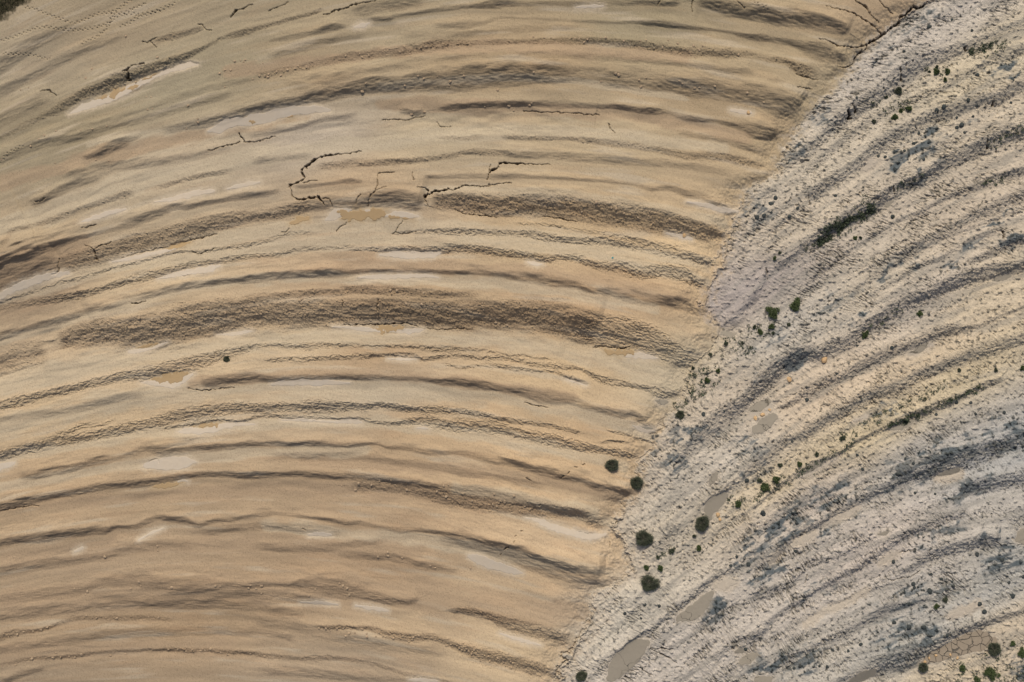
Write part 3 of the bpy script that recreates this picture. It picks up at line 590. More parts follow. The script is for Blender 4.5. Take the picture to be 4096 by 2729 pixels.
# ---------------------------------------------------------------- bank profiles
def sub(x0, x1, y0, y1):
    a = max(0, np.searchsorted(GX, x0)-1); b = min(NX, np.searchsorted(GX, x1)+1)
    c = max(0, np.searchsorted(GY, y0)-1); d = min(NY, np.searchsorted(GY, y1)+1)
    return slice(c, d), slice(a, b)
def trace(P, R):
    """signed distance to a line (positive on its right-hand/lower side) and its width, steepness at the nearest point"""
    sy, sx = sub(P[:, 0].min()-R, P[:, 0].max()+R, P[:, 1].min()-R, P[:, 1].max()+R)
    shp = X[sy, sx].shape
    D = np.full(shp, 1e9, f32); S = np.zeros(shp, f32); A = [np.zeros(shp, f32) for _ in range(P.shape[1]-2)]; EN = np.zeros(shp, f32)
    oy, ox = sy.start, sx.start; n = len(P)-1
    for i in range(n):
        p, q = P[i], P[i+1]
        ty, tx = sub(min(p[0], q[0])-R, max(p[0], q[0])+R, min(p[1], q[1])-R, max(p[1], q[1])+R)
        ly = slice(ty.start-oy, ty.stop-oy); lx = slice(tx.start-ox, tx.stop-ox)
        if ly.start < 0 or lx.start < 0: ly = slice(max(0, ly.start), ly.stop); lx = slice(max(0, lx.start), lx.stop)
        xx = X[sy, sx][ly, lx]-f32(p[0]); yy = Y[sy, sx][ly, lx]-f32(p[1])
        dx, dy = q[0]-p[0], q[1]-p[1]; L2 = max(dx*dx+dy*dy, 1e-6)
        t0 = (xx*dx+yy*dy)/L2; t = np.clip(t0, 0, 1)
        ax, ay = xx-t*dx, yy-t*dy
        d = np.sqrt(ax*ax+ay*ay); m = d < D[ly, lx]
        D[ly, lx] = np.where(m, d, D[ly, lx])
        S[ly, lx] = np.where(m, np.sign(dx*yy-dy*xx), S[ly, lx])
        e = np.zeros_like(d)
        if i == 0: e = np.maximum(0, -t0)*math.sqrt(L2)
        if i == n-1: e = np.maximum(e, np.maximum(0, t0-1)*math.sqrt(L2))
        EN[ly, lx] = np.where(m, e, EN[ly, lx])
        for k in range(len(A)):
            v = p[2+k]+(q[2+k]-p[2+k])*t
            A[k][ly, lx] = np.where(m, v, A[k][ly, lx])
    S = np.where(D > 1e8, 1, S)
    return sy, sx, D, S, A, EN
H = np.zeros((NY, NX), f32)
mc = np.zeros((NY, NX), f32); mk = np.zeros((NY, NX), f32); ms = np.zeros((NY, NX), f32)   # cloddy, crusted, silky slope masks
warp = fbm(U/90, V/30, 3, 3); warp2 = perlin(U/26, V/9, 8)
gain_n = fbm(U/120, V/50, 2, 21)
def bank(kind, P, is_grey):
    P = catmull(P, 3)
    arc = np.concatenate([[0], np.cumsum(np.hypot(*np.diff(P[:, :2], axis=0).T))]); ln = (1.6*P[:, 2]+18 if P[:, 2].max() < 20 else .4*P[:, 2]+14)
    P[:, 3] *= np.clip((arc+4)/ln, 0, 1)*np.clip((arc[-1]-arc+4)/ln, 0, 1)         # die out gently at both ends
    if not is_grey: P[:, 3] = np.minimum(1, P[:, 3]*1.06+.07*(P[:, 3] > .1))
    Wm = float(np.median(P[:, 2]))
    R = 5.0*P[:, 2].max()+70
    sy, sx, D, S, (W, A), EN = trace(P, R)
    wgt = chalk[sy, sx] if is_grey else 1-chalk[sy, sx]
    Wd = np.maximum(W, 2.6)*(1.12 if kind != 's' or is_grey else 1.5)
    fade = sstep(1, 0, EN/(Wd*1.5+14+np.minimum(D, 200)*.9))
    a = A*fade*np.clip(1+gain_n[sy, sx]*(.35 if P[:, 2].max() > 20 else .8), .4, 1.5)*wgt
    d = D*S + (warp[sy, sx]*.8+warp2[sy, sx]*.25)*np.minimum(Wd, 22)*.5
    t = np.clip((d/Wd+1)/2, 0, 1)
    prof = t*t*(3-2*t)*.55 + t*.45
    L = (Wd+Wm)*1.45+14
    rec = .5*(1+np.tanh(d/L*1.15))
    tail = sstep(1, .8, np.abs(d)/R)
    tan = a*(1.3 if is_grey else 1.12)
    if kind == 's' and not is_grey:                                       # soft toe of washed-down sand below the steep part
        t2 = np.clip(((d-Wd*1.6)/(Wd*2.4)+1)/2, 0, 1); p2 = t2*t2*(3-2*t2)
        H[sy, sx] -= tan*.50*2*Wd*2.4/1.5*(p2-.5*(1+np.tanh((d-Wd)/(L*1.15))))*tail*np.where(D < 1e8, 1, 0)
    drop = tan*2*Wd/1.27
    H[sy, sx] -= drop*(prof-rec)*tail*np.where(D < 1e8, 1, 0)
    msk = np.exp(-(np.abs(d)/(Wd*1.15))**4)*fade*np.clip(A*1.3, 0, 1)*wgt
    tgt = {'c': mc, 'k': mk, 's': ms}[kind]
    tgt[sy, sx] = np.maximum(tgt[sy, sx], msk)
for k, P in SB: bank(k, P, False)
for k, P in GB: bank(k, P, True)
H /= M                                                                   # metres
# broad swells, and the trough where sand meets chalk
H += (fbm(U/900, V/420, 2, 40)*1.1).astype(f32)
H -= (np.exp(-(side_d/70)**2)*1.5).astype(f32)
# ---------------------------------------------------------------- small relief
sand = 1-chalk
H += sand*fbm(US/420, VS/46, 2, 50)*.12                                   # long wind and rain streaks
H += sand*fbm(US/70, VS/14, 2, 55)*.045*(.15+ms)
H += sand*ms*(-np.abs(perlin(US/34, VS/5.2, 58)))*.16                     # little rills along silky slopes
rough = np.maximum(mc, mk*.8)
H += rough*(.75+fbm(U/70, V/22, 2, 63)*1.3)*(fbm(X/13, Y/11, 3, 60, .62)*.26+fbm(X/34, Y/24, 2, 64)*.30)
H += mc*perlin(X/6.5, Y/5.5, 66)*.13
# lesser terraces wherever no big bank was cut
near = np.clip((ms+mc+mk)*1.6, 0, 1)
def terrace(v, u, pitch, seed):
    p = v/pitch + fbm(u/620, v/200, 2, seed)*2.2 + fbm(u/110, v/60, 2, seed+3)*.16
    q = p-np.floor(p); a = np.clip(fbm(u/380, v/90, 2, seed+6)*2.2+.45, 0, 1)
    return (np.where(q < .6, q/.6, 1-sstep(.6, 1, q))-.5)*a
H += sand*(1-near)*terrace(VS, US, 82, 400)*(.08*np.clip(1.25-X/4200, .4, 1))
H += chalk*(1-near*.8)*terrace(VG, UG, 110, 430)*.04
H += chalk*fbm(UG/150, VG/60, 2, 440)*.30
# crust ledges: long gentle rise, sudden edge facing down the slope
led = (VS/21 + fbm(US/44, VS/16, 3, 70)*1.5 + perlin(US/9, VS/7, 77)*.28)
fr = led-np.floor(led)
saw = np.where(fr < .82, fr/.82, 1-sstep(.82, 1, fr))
H += sand*sstep(.12, .6, mk)*(saw-.5)*.36
crustzone = sand*sstep(.1, .5, fbm(US/700, VS/150, 2, 79)+.12)*(VS > 1150)*(1-ms)*.25
H += crustzone*(saw-.5)*.10
# chalk: rubble, rills and pocks
pock = fbm(X/15, Y/15, 4, 110, .65)
def rotn(deg, lu, lv, seed):
    c, s = math.cos(math.radians(deg)), math.sin(math.radians(deg))
    a = X*c+Y*s; b = -X*s+Y*c
    w = perlin(X/30, Y/30, seed+5)*4
    return perlin(a/lu, (b+w)/lv, seed)
# direction in which rain rills run (degrees clockwise from +x on the map), surveyed here and there
RD = [(3200, 150, 4, 1.), (3350, 350, 8, .9), (3150, 560, 12, .5), (3700, 560, 12, .6), (3560, 620, 14, .8), (3330, 1000, 22, .8), (3700, 850, 24, .7), (3250, 1180, 22, .9), (3900, 1250, 35, .5), (3300, 1450, 32, .5), (3050, 1600, 38, .3), (3500, 1850, 52, 1.), (3250, 2000, 50, 1.),
      (3000, 1950, 52, .8), (2900, 2250, 52, .9), (2780, 2520, 55, 1.), (3050, 2480, 60, .8), (2650, 2620, 20, .6), (2650, 2050, 50, .4), (3150, 2250, 60, .9), (3450, 2350, 62, .6), (3950, 2300, 38, .7), (3800, 2100, 50, .5), (2700, 1780, 45, .5), (2850, 1450, 32, .3), (3950, 1750, 55, .6)]
nx_, ny_ = 90, 60
qx, qy = np.meshgrid(np.linspace(-150, 4250, nx_), np.linspace(-150, 2880, ny_))
def idw(pts, vals, px, py, pw=2.5):
    num = 0; den = 0
    for (a, b), v in zip(pts, vals):
        w = 1/(((px-a)**2+(py-b)**2)/1e4+.3)**pw; num = num+w*v; den = den+w
    return num/den
def up(grid):
    fx = np.clip((GX+150)/(4400)*(nx_-1), 0, nx_-1.001); fy = np.clip((GY+150)/(3030)*(ny_-1), 0, ny_-1.001)
    ix = fx.astype(int); iy = fy.astype(int); tx = (fx-ix)[None, :]; ty = (fy-iy)[:, None]
    g = lambda a, b: grid[a][:, b]
    return ((g(iy, ix)*(1-tx)+g(iy, ix+1)*tx)*(1-ty)+(g(iy+1, ix)*(1-tx)+g(iy+1, ix+1)*tx)*ty).astype(f32)
rdir = up(idw([(r[0], r[1]) for r in RD], [r[2] for r in RD], qx, qy))
rstr = up(idw([(r[0], r[1]) for r in RD], [r[3] for r in RD], qx, qy))
rill = np.zeros_like(H); crk = np.zeros_like(H)
for i, dg in enumerate((6, 24, 42, 60)):
    w = np.clip(1-np.abs(rdir-dg)/18, 0, 1)
    if dg == 6: w = np.where(rdir < 6, 1, w)
    if dg == 60: w = np.where(rdir > 60, 1, w)
    n1 = np.abs(rotn(dg, 85, 16, 130+i*7)); n2 = np.abs(rotn(dg+6, 52, 10, 160+i*7))
    rill += w*np.clip(1.2-n1/.16, 0, 1); crk += w*np.clip(1.1-n2/.17, 0, 1)
patch = sstep(-.18, .25, fbm(X/120, Y/120, 2, 190))
calm = np.exp(-(((X-2950)*.8+(Y-1190)*.6)/95)**2-((-(X-2950)*.6+(Y-1190)*.8)/150)**2)
dens = (1-calm)*np.clip(.38+sstep(-.15, .3, fbm(UG/260, VG/60, 3, 192))*.9, 0, 1)
gully = chalk*dens*(rill*rstr*patch*.55 + crk*rstr*.32*(.35+patch))
H -= gully
H += chalk*(1-calm*.6)*(pock*.15 + np.abs(perlin(X/9, Y/9, 120))*-.08)
hole = np.clip(perlin(X/12, Y/12, 200)-.40, 0, 1)*chalk*dens**2
H -= hole*1.2
H += chalk*np.clip(perlin(X/14, Y/14, 291)-.28, 0, 1)*.9
# small clods raised all over, more of them on the slopes
cl = np.clip(perlin(X/5.2, Y/5.2, 210)-.47, 0, 1)
H += cl*(mc*1.6+sand*.25*(fbm(U/200, V/40, 2, 215) > .1)+.3*chalk)
# ---------------------------------------------------------------- open cracks
crackm = np.zeros_like(H)
cw = perlin(X/24, Y/24, 301)*4.5+perlin(X/9, Y/9, 302)*2.2+perlin(X/5, Y/5, 303)*.8
for _, P in parse(CRACKS, 3):
    P = catmull(P, 3)
    sy, sx, D, S, (W,), EN = trace(P, P[:, 2].max()*2+10)
    w = np.maximum(W*.46*(1+1.0*perlin(X[sy, sx]/13, Y[sy, sx]/13, 305)), 1.5)
    d = np.abs(D*S + cw[sy, sx]) + np.clip(EN-1, 0, 50)
    g = np.clip(1.35-d/w, 0, 1)
    crackm[sy, sx] = np.maximum(crackm[sy, sx], g*np.clip(w/3.2, .45, 2.2))
H -= crackm*1.1
# ---------------------------------------------------------------- tracks of an animal or a walker
TRACKS = ['0,360 100,330 230,280 300,250 400,235 500,250 600,262 700,255 800,240 900,215 960,170 1000,140 1100,120 1200,130 1300,110 1400,70 1500,30',
 '220,65 330,90 400,125 480,150 560,180 620,200 700,185 780,140 850,115 950,110 1000,90 1080,30 1130,0',
 '40,465 130,470 210,465 290,470 350,490 430,508', '1030,225 1100,200 1180,150 1260,125 1370,90',
 '700,370 760,350 830,320 900,260 950,180 960,120 1060,110 1130,80 1250,30', '3,1390 80,1310 200,1250', '2140,10 2210,60 2300,95']
def dent(px, py, r, dep):
    sy, sx = sub(px-r*3, px+r*3, py-r*3, py+r*3)
    H[sy, sx] -= dep*1.6*np.exp(-(((X[sy, sx]-px)/r)**2+((Y[sy, sx]-py)/(r*.7))**2))
for ti, tr in enumerate(TRACKS):
    P = np.array([[float(a) for a in q.split(',')] for q in tr.split()])*TK
    if ti == 6: P[:, 0] += 2000
    side = 1; acc = 0; last = P[0]
    for i in range(len(P)-1):
        L = np.hypot(*(P[i+1]-P[i])); dirv = (P[i+1]-P[i])/L; s = -acc
        while s < L:
            if s >= 0:
                p = P[i]+dirv*s+np.array([-dirv[1], dirv[0]])*3.2*side+_rs.randn(2)*.8
                dent(p[0], p[1], 2.6, .24+.1*_rs.rand()); side = -side
            s += 9.5
        acc = (L-(s-9.5)) % 9.5
# ---------------------------------------------------------------- flats where silt and mud have settled
def pool_mask(P, seed, rag=.5):
    P = catmull(P, 4)
    R = P[:, 2].max()*1.8+12
    sy, sx, D, S, (W,), EN = trace(P, R)
    n = fbm(X[sy, sx]/26, Y[sy, sx]/26, 3, seed)*rag*np.minimum(W*1.3, 13)*2.0
    return sy, sx, (W - D + n)                                           # positive inside
POOLS = []
def settle(txt, kind, seed, rag):
    for _, P in parse(txt, 3):
        if P[:, 2].max() < 1: continue
        sy, sx, f = pool_mask(P, seed, rag); seed += 1
        ins = f > 0
        if ins.sum() < 12: continue
        POOLS.append((kind, P, sy, sx, f))
settle(WHITE_POOLS, 'white', 400, .3); settle(PALE_STRIPS, 'pale', 470, .6)
settle(OCHRE_POOLS, 'ochre', 500, .8); settle(GREY_POOLS, 'grey', 550, .35)
for kind, P, sy, sx, f in POOLS:
    ins = f > 0
    h = H[sy, sx]; k = sstep(-9, 3, f)
    A_ = np.stack([X[sy, sx][ins], Y[sy, sx][ins], np.ones(ins.sum())], 1).astype(np.float64); A_[:, :2] /= 1000
    pl = np.linalg.lstsq(A_, h[ins].astype(np.float64), rcond=None)[0]
    flat = (X[sy, sx]/1000*pl[0]+Y[sy, sx]/1000*pl[1]+pl[2]).astype(f32)
    flat = np.clip(flat, h[ins].mean()-1.5, h[ins].mean()+1.5)
    keep = .25 if kind in ('white', 'pale') else .05
    H[sy, sx] = h*(1-k)+(flat+(h-flat)*keep)*k
RIM = []
# ---------------------------------------------------------------- sediment colour
def lin(c): c = np.asarray(c, float)/255; return np.where(c < .04045, c/12.92, ((c+.055)/1.055)**2.4)
ALB = np.array([.80, .83, .88])                                            # picture value on flat ground -> base colour
def tones(txt, k3):
    out = []
    for e in txt.replace('\n', ';').split(';'):
        if not e.strip(): continue
        t, p, c = e.split(); x, y = [float(q) for q in p.split(',')]; x, y = tile(t, x, y)
        out.append((x, y, lin([float(q)*k for q, k in zip(c.split(','), k3)])))
    return out
def tone_field(txt, sheary, k3):
    T = tones(txt, k3); px = qx; py = qy
    pts = []; vals = []
    num = 0; den = 0
    for x, y, c in T:
        dx = (px-x)*.45; dy = (py-y)+(px-x)*sheary
        w = 1/((dx*dx+dy*dy)/1e4+.4)**1.8
        num = num + w[..., None]*c; den = den + w[..., None]
    g = num/den
    return np.stack([up(g[..., i]) for i in range(3)], -1)
tint = tone_field(SAND_TONE, .12, (.928, .938, .925))*(1-chalk_c)[..., None]+tone_field(CHALK_TONE, .5, (.965, .985, 1.0))*chalk_c[..., None]
# bedding streaks in the sand: creamier and greyer layers, dust blown along the slope
s1 = fbm(US/420, VS/34, 3, 230); s2 = fbm(US/160, VS/60, 3, 240); s3 = fbm(US/90, VS/9, 2, 250)
tint *= (1+sand*(s1*.13+s2*.08+s3*.015)+chalk*(fbm(UG/300, VG/40, 3, 255)*.16+fbm(X/40, Y/40, 3, 258)*.14))[..., None]
cream = sand*sstep(.12, .5, fbm(US/330, VS/38, 3, 260))*.6
tint = tint*(1-cream[..., None])+np.array(lin((178, 163, 138)))*cream[..., None]
pinky = sand*sstep(.1, .5, fbm(US/300, VS/50, 3, 270))
tint *= 1+pinky[..., None]*np.array([.01, -.015, -.03])
# lighten the bench strips and brown the other strips, as surveyed
for tag_, txt in (('cream', BENCH), ('brown', BROWN_STRIPS)):
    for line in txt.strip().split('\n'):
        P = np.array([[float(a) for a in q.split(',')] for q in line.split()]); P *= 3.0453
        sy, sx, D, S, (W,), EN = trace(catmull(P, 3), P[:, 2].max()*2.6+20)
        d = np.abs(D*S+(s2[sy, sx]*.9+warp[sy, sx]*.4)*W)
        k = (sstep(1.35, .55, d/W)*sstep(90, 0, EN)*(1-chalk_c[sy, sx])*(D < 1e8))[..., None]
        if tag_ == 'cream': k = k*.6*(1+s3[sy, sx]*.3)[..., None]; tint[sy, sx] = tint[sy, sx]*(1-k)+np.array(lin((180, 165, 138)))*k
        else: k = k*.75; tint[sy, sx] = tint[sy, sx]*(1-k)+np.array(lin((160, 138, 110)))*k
# sand tinted browner and darker along the slope masks
tawny = np.maximum(ms*.5, mc*.75)*sand
tint = tint*(1-tawny[..., None]*.26*np.array([.8, .95, 1.05]))
# blue-grey marl
st = np.zeros_like(H); swx = fbm(X/70, Y/70, 3, 370)*90; swy = fbm(X/70, Y/70, 3, 374)*70
for e in STAINS.replace('\n', ';').split(';'):
    if not e.strip(): continue
    t, v = e.split(' ', 1); v = [float(q) for q in v.split(',')]; cx, cy = tile(t, v[0], v[1])
    rx, ry = v[2]*TK, v[3]*TK; an = math.radians(-32 if int(t[1]) < 2 else -26)
    if ry > rx*.75: an = 0
    dx, dy = X-cx+swx, Y-cy+swy; a = dx*math.cos(an)+dy*math.sin(an); b = -dx*math.sin(an)+dy*math.cos(an)
    q = np.clip(1.25-np.sqrt((a/rx)**2+(b/ry)**2), 0, 1)
    st = np.maximum(st, min(1.1, v[4]*1.5)*sstep(0, .9, q))
st *= np.clip(.75+fbm(UG/120, VG/30, 3, 378, .6)*1.6, 0, 1.15)
sn = fbm(UG/95, VG/15, 3, 281, .6)*.75+fbm(X/26, Y/26, 4, 280, .65)*.55; sn2 = fbm(X/8, Y/8, 2, 285)
blot = sstep(.02, .42, sn+st*.9-.18+sn2*.25)*chalk
spot = sstep(.27, .40, perlin(X/14, Y/14, 291)+perlin(X/7, Y/7, 292)*.3+st*.16-.06+fbm(X/160, Y/160, 2, 293)*.2-.04)*chalk*np.clip(.6+st, 0, 1)
speck = sstep(.34, .46, perlin(X/8.5, Y/7, 295)+perlin(X/50, Y/50, 296)*.3-.03)*chalk*.9
MARL = np.array(lin((80, 89, 91))); DARK = np.array(lin((44, 50, 48))); BLUEP = np.array(lin((136, 138, 136)))
halo = (st*.55*sstep(-.35, .25, sn))[..., None]*chalk[..., None]
tint = tint*(1-halo)+BLUEP*halo
b1 = (blot*np.clip(.10+st*1.1, 0, .9))[..., None]; tint = tint*(1-b1)+MARL*b1
b2 = np.clip(spot*.9*np.clip(dens+st*.4, 0, 1)+speck*.6*dens**1.5, 0, .9)[..., None]; tint = tint*(1-b2)+DARK*b2
mcg = (mc*chalk*.30)[..., None]; tint = tint*(1-mcg)+np.array(lin((122, 118, 110)))*mcg   # cloddy chalk banks tinted darker grey
rd = np.clip((rill*.7+crk*.3)*rstr*patch*dens*chalk*.95, 0, .85)[..., None]                   # shade in the rills, painted into the ground colour
tint = tint*(1-rd)+np.array(lin((76, 72, 60)))*rd
beds = sstep(.02, .38, fbm(UG/420, VG/40, 2, 333, .6)+fbm(X/30, Y/30, 3, 335)*.22)*chalk_c            # thin darker marl beds running with the banks
gul = np.exp(-((side_d-34+fbm(X/50, Y/50, 2, 360)*50)/30)**2)*sstep(1300, 2100, Y)*(.5+.5*sstep(-.2, .3, fbm(X/40, Y/40, 3, 361)))*.8  # pale silt washed down into the trough
tint = tint*(1-beds[..., None]*.42)+np.array(lin((128, 124, 114)))*beds[..., None]*.42
tint = tint*(1-gul[..., None])+np.array(lin((184, 170, 149)))*gul[..., None]
# dark earth in the vegetation corner, then painted shade in the cracks
corner = sstep(25, -25, X+Y*1.35-118+fbm(X/22, Y/22, 3, 310)*40)
tint = tint*(1-corner[..., None])+np.array(lin((66, 60, 44)))*corner[..., None]
crack_shade = np.clip(crackm, 0, 1)[..., None]*.65
tint = tint*(1-crack_shade)+np.array(lin((80, 62, 44)))*crack_shade                         # crack shade painted into the soil colour
dots = sstep(.40, .5, perlin(X/4.6, Y/4.6, 320)+mc*.08+fbm(U/150, V/30, 2, 322)*.28)*sand*.3
tint = tint*(1-dots[..., None])+np.array(lin((92, 78, 60)))*dots[..., None]
for kind, P, sy, sx, f in POOLS:
    kk = (sstep(-22, 2, f+fbm(X[sy, sx]/9, Y[sy, sx]/9, 2, 350)*8)*{'white': .75, 'pale': .8, 'ochre': .6, 'grey': .55}[kind])[..., None]
    c = np.array(lin({'white': (188, 171, 145), 'pale': (180, 166, 145), 'ochre': (170, 148, 114), 'grey': (176, 163, 143)}[kind]))
    tint[sy, sx] = tint[sy, sx]*(1-kk)+c*kk
tint = np.clip(tint*ALB, .01, .9)
# ---------------------------------------------------------------- materials
def mat(name, col=None, rough=.95, attr=None, grain=0.12, gscale=3.0, bump=.0, bscale=3.0, col2=None, spec=.15):
    m = bpy.data.materials.new(name); m.use_nodes = True; n = m.node_tree.nodes; l = m.node_tree.links
    bs = n['Principled BSDF']; bs.inputs['Roughness'].default_value = rough; bs.inputs['Specular IOR Level'].default_value = spec
    tc = n.new('ShaderNodeTexCoord'); nz = n.new('ShaderNodeTexNoise'); nz.inputs['Scale'].default_value = gscale; nz.inputs['Detail'].default_value = 4; nz.inputs['Roughness'].default_value = .7
    l.new(tc.outputs['Object'], nz.inputs['Vector'])
    if attr: a = n.new('ShaderNodeAttribute'); a.attribute_name = attr; src = a.outputs['Color']
    else:
        mx0 = n.new('ShaderNodeMix'); mx0.data_type = 'RGBA'; n2 = n.new('ShaderNodeTexNoise'); n2.inputs['Scale'].default_value = gscale*.2; n2.inputs['Detail'].default_value = 5
        l.new(tc.outputs['Object'], n2.inputs['Vector']); l.new(n2.outputs['Fac'], mx0.inputs[0])
        mx0.inputs[6].default_value = (*col, 1); mx0.inputs[7].default_value = (*(col2 or col), 1); src = mx0.outputs[2]
    mr = n.new('ShaderNodeMapRange'); mr.inputs[1].default_value = .25; mr.inputs[2].default_value = .75; mr.inputs[3].default_value = 1-grain; mr.inputs[4].default_value = 1+grain
    l.new(nz.outputs['Fac'], mr.inputs[0])
    vm = n.new('ShaderNodeVectorMath'); vm.operation = 'SCALE'; l.new(src, vm.inputs[0]); l.new(mr.outputs[0], vm.inputs['Scale'])
    l.new(vm.outputs[0], bs.inputs['Base Color'])
    if bump:
        b = n.new('ShaderNodeBump'); b.inputs['Strength'].default_value = 1.0; b.inputs['Distance'].default_value = bump
        nb = n.new('ShaderNodeTexNoise'); nb.inputs['Scale'].default_value = bscale; nb.inputs['Detail'].default_value = 5; nb.inputs['Roughness'].default_value = .7
        l.new(tc.outputs['Object'], nb.inputs['Vector']); l.new(nb.outputs['Fac'], b.inputs['Height']); l.new(b.outputs[0], bs.inputs['Normal'])
    return m
MG = mat('sediment', attr='tint', grain=.10, gscale=1.7, bump=.10, bscale=1.3)
MGC = mat('chalk_rubble', attr='tint', grain=.10, gscale=2.2, bump=.13, bscale=1.5)
# ---------------------------------------------------------------- ground meshes
def grid_mesh(name, facemask, material, zoff=0.0, label=None, sy=None, sx=None):
    idx = np.arange(NX*NY, dtype=np.int32).reshape(NY, NX)
    a = idx[:-1, :-1][facemask]; b = idx[1:, :-1][facemask]; c = idx[1:, 1:][facemask]; d = idx[:-1, 1:][facemask]
    quads = np.stack([a, b, c, d], 1)
    used = np.zeros(NX*NY, bool); used[quads.ravel()] = True
    remap = np.cumsum(used)-1
    vi = np.nonzero(used)[0]
    co = np.empty((len(vi), 3), f32)
    xx = np.broadcast_to(GX, (NY, NX)).ravel(); yy = np.repeat(GY, NX)
    co[:, 0] = (xx[vi]-2048)/M; co[:, 1] = (1364.5-yy[vi])/M; co[:, 2] = H.ravel()[vi]+zoff
    me = bpy.data.meshes.new(name); nf = len(quads)
    me.vertices.add(len(vi)); me.vertices.foreach_set('co', co.ravel())
    me.loops.add(nf*4); me.loops.foreach_set('vertex_index', remap[quads.ravel()].astype(np.int32))
    me.polygons.add(nf); me.polygons.foreach_set('loop_start', np.arange(0, nf*4, 4, dtype=np.int32)); me.polygons.foreach_set('loop_total', np.full(nf, 4, np.int32))
    at = me.color_attributes.new('tint', 'FLOAT_COLOR', 'POINT')
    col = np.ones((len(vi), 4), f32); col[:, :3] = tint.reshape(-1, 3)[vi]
    at.data.foreach_set('color', col.ravel())
    me.update(calc_edges=True); me.polygons.foreach_set('use_smooth', np.ones(nf, bool))
    me.materials.append(material)
    o = bpy.data.objects.new(name, me); scene.collection.objects.link(o); return o
fsand = side_d[:-1, :-1] < 0
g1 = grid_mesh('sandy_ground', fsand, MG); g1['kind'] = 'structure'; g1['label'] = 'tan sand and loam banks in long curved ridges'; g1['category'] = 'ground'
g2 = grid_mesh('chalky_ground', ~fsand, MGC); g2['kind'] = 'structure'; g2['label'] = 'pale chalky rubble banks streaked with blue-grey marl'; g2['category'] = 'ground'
def ground_z(px, py):
    i = min(max(np.searchsorted(GX, px)-1, 0), NX-2); j = min(max(np.searchsorted(GY, py)-1, 0), NY-2)
    tx = (px-GX[i])/(GX[i+1]-GX[i]); ty = (py-GY[j])/(GY[j+1]-GY[j])
    return float((H[j, i]*(1-tx)+H[j, i+1]*tx)*(1-ty)+(H[j+1, i]*(1-tx)+H[j+1, i+1]*tx)*ty)
# ---------------------------------------------------------------- dried pools: thin sheets lying in the hollows
L_ = lambda c: tuple(float(v) for v in lin(c)*ALB)
MP = {'white': mat('pale_silt', L_((192, 174, 148)), col2=L_((184, 172, 154)), grain=.05, gscale=1.2, rough=.9),
      'pale': mat('dry_silt', L_((184, 170, 148)), col2=L_((174, 162, 144)), grain=.07, gscale=1.5, rough=.9),
      'ochre': mat('ochre_mud', L_((168, 142, 104)), col2=L_((158, 134, 98)), grain=.06, gscale=1.0, rough=.7),
      'grey': mat('grey_mud', L_((148, 137, 120)), col2=L_((132, 122, 108)), grain=.06, gscale=1.2, rough=.7)}
def mud_cracks(name, base, scale, dist, wid):
    m = mat(name, base, col2=tuple(c*.88 for c in base), grain=.06, gscale=1.2, rough=.75)
    n = m.node_tree.nodes; l = m.node_tree.links; bs = n['Principled BSDF']; tc = next(x for x in n if x.type == 'TEX_COORD')
    nz = n.new('ShaderNodeTexNoise'); nz.inputs['Scale'].default_value = .35; l.new(tc.outputs['Object'], nz.inputs['Vector'])
    va = n.new('ShaderNodeVectorMath'); va.operation = 'MULTIPLY_ADD'; va.inputs[1].default_value = (dist,)*3
    l.new(nz.outputs['Color'], va.inputs[0]); l.new(tc.outputs['Object'], va.inputs[2])
    vo = n.new('ShaderNodeTexVoronoi'); vo.feature = 'DISTANCE_TO_EDGE'; vo.inputs['Scale'].default_value = scale; l.new(va.outputs[0], vo.inputs['Vector'])
    mr = n.new('ShaderNodeMapRange'); mr.inputs[2].default_value = wid; mr.inputs[3].default_value = 1; mr.inputs[4].default_value = 0; l.new(vo.outputs['Distance'], mr.inputs[0])
    old = bs.inputs['Base Color'].links[0].from_socket
    mx = n.new('ShaderNodeMix'); mx.data_type = 'RGBA'; l.new(mr.outputs[0], mx.inputs[0]); l.new(old, mx.inputs[6]); mx.inputs[7].default_value = (.07, .066, .055, 1); l.new(mx.outputs[2], bs.inputs['Base Color'])
    bp = n.new('ShaderNodeBump'); bp.inputs['Distance'].default_value = .15; bp.invert = True; l.new(mr.outputs[0], bp.inputs['Height']); l.new(bp.outputs[0], bs.inputs['Normal'])
    return m
MP['cracked'] = mud_cracks('cracked_mud', L_((146, 132, 112)), .55, 2.2, .05)
MP['grey'] = mud_cracks('crazed_mud', L_((150, 140, 122)), .12, 4.0, .004)
NAMES = {'white': ('silt_patch', 'pale dried silt patch', 'silt patch'), 'pale': ('silt_patch', 'pale dry silt strip on the chalk', 'silt patch'), 'ochre': ('mud_pool', 'ochre mud pool', 'mud pool'), 'grey': ('mud_pool', 'flat grey mud pool in the chalk', 'mud pool')}
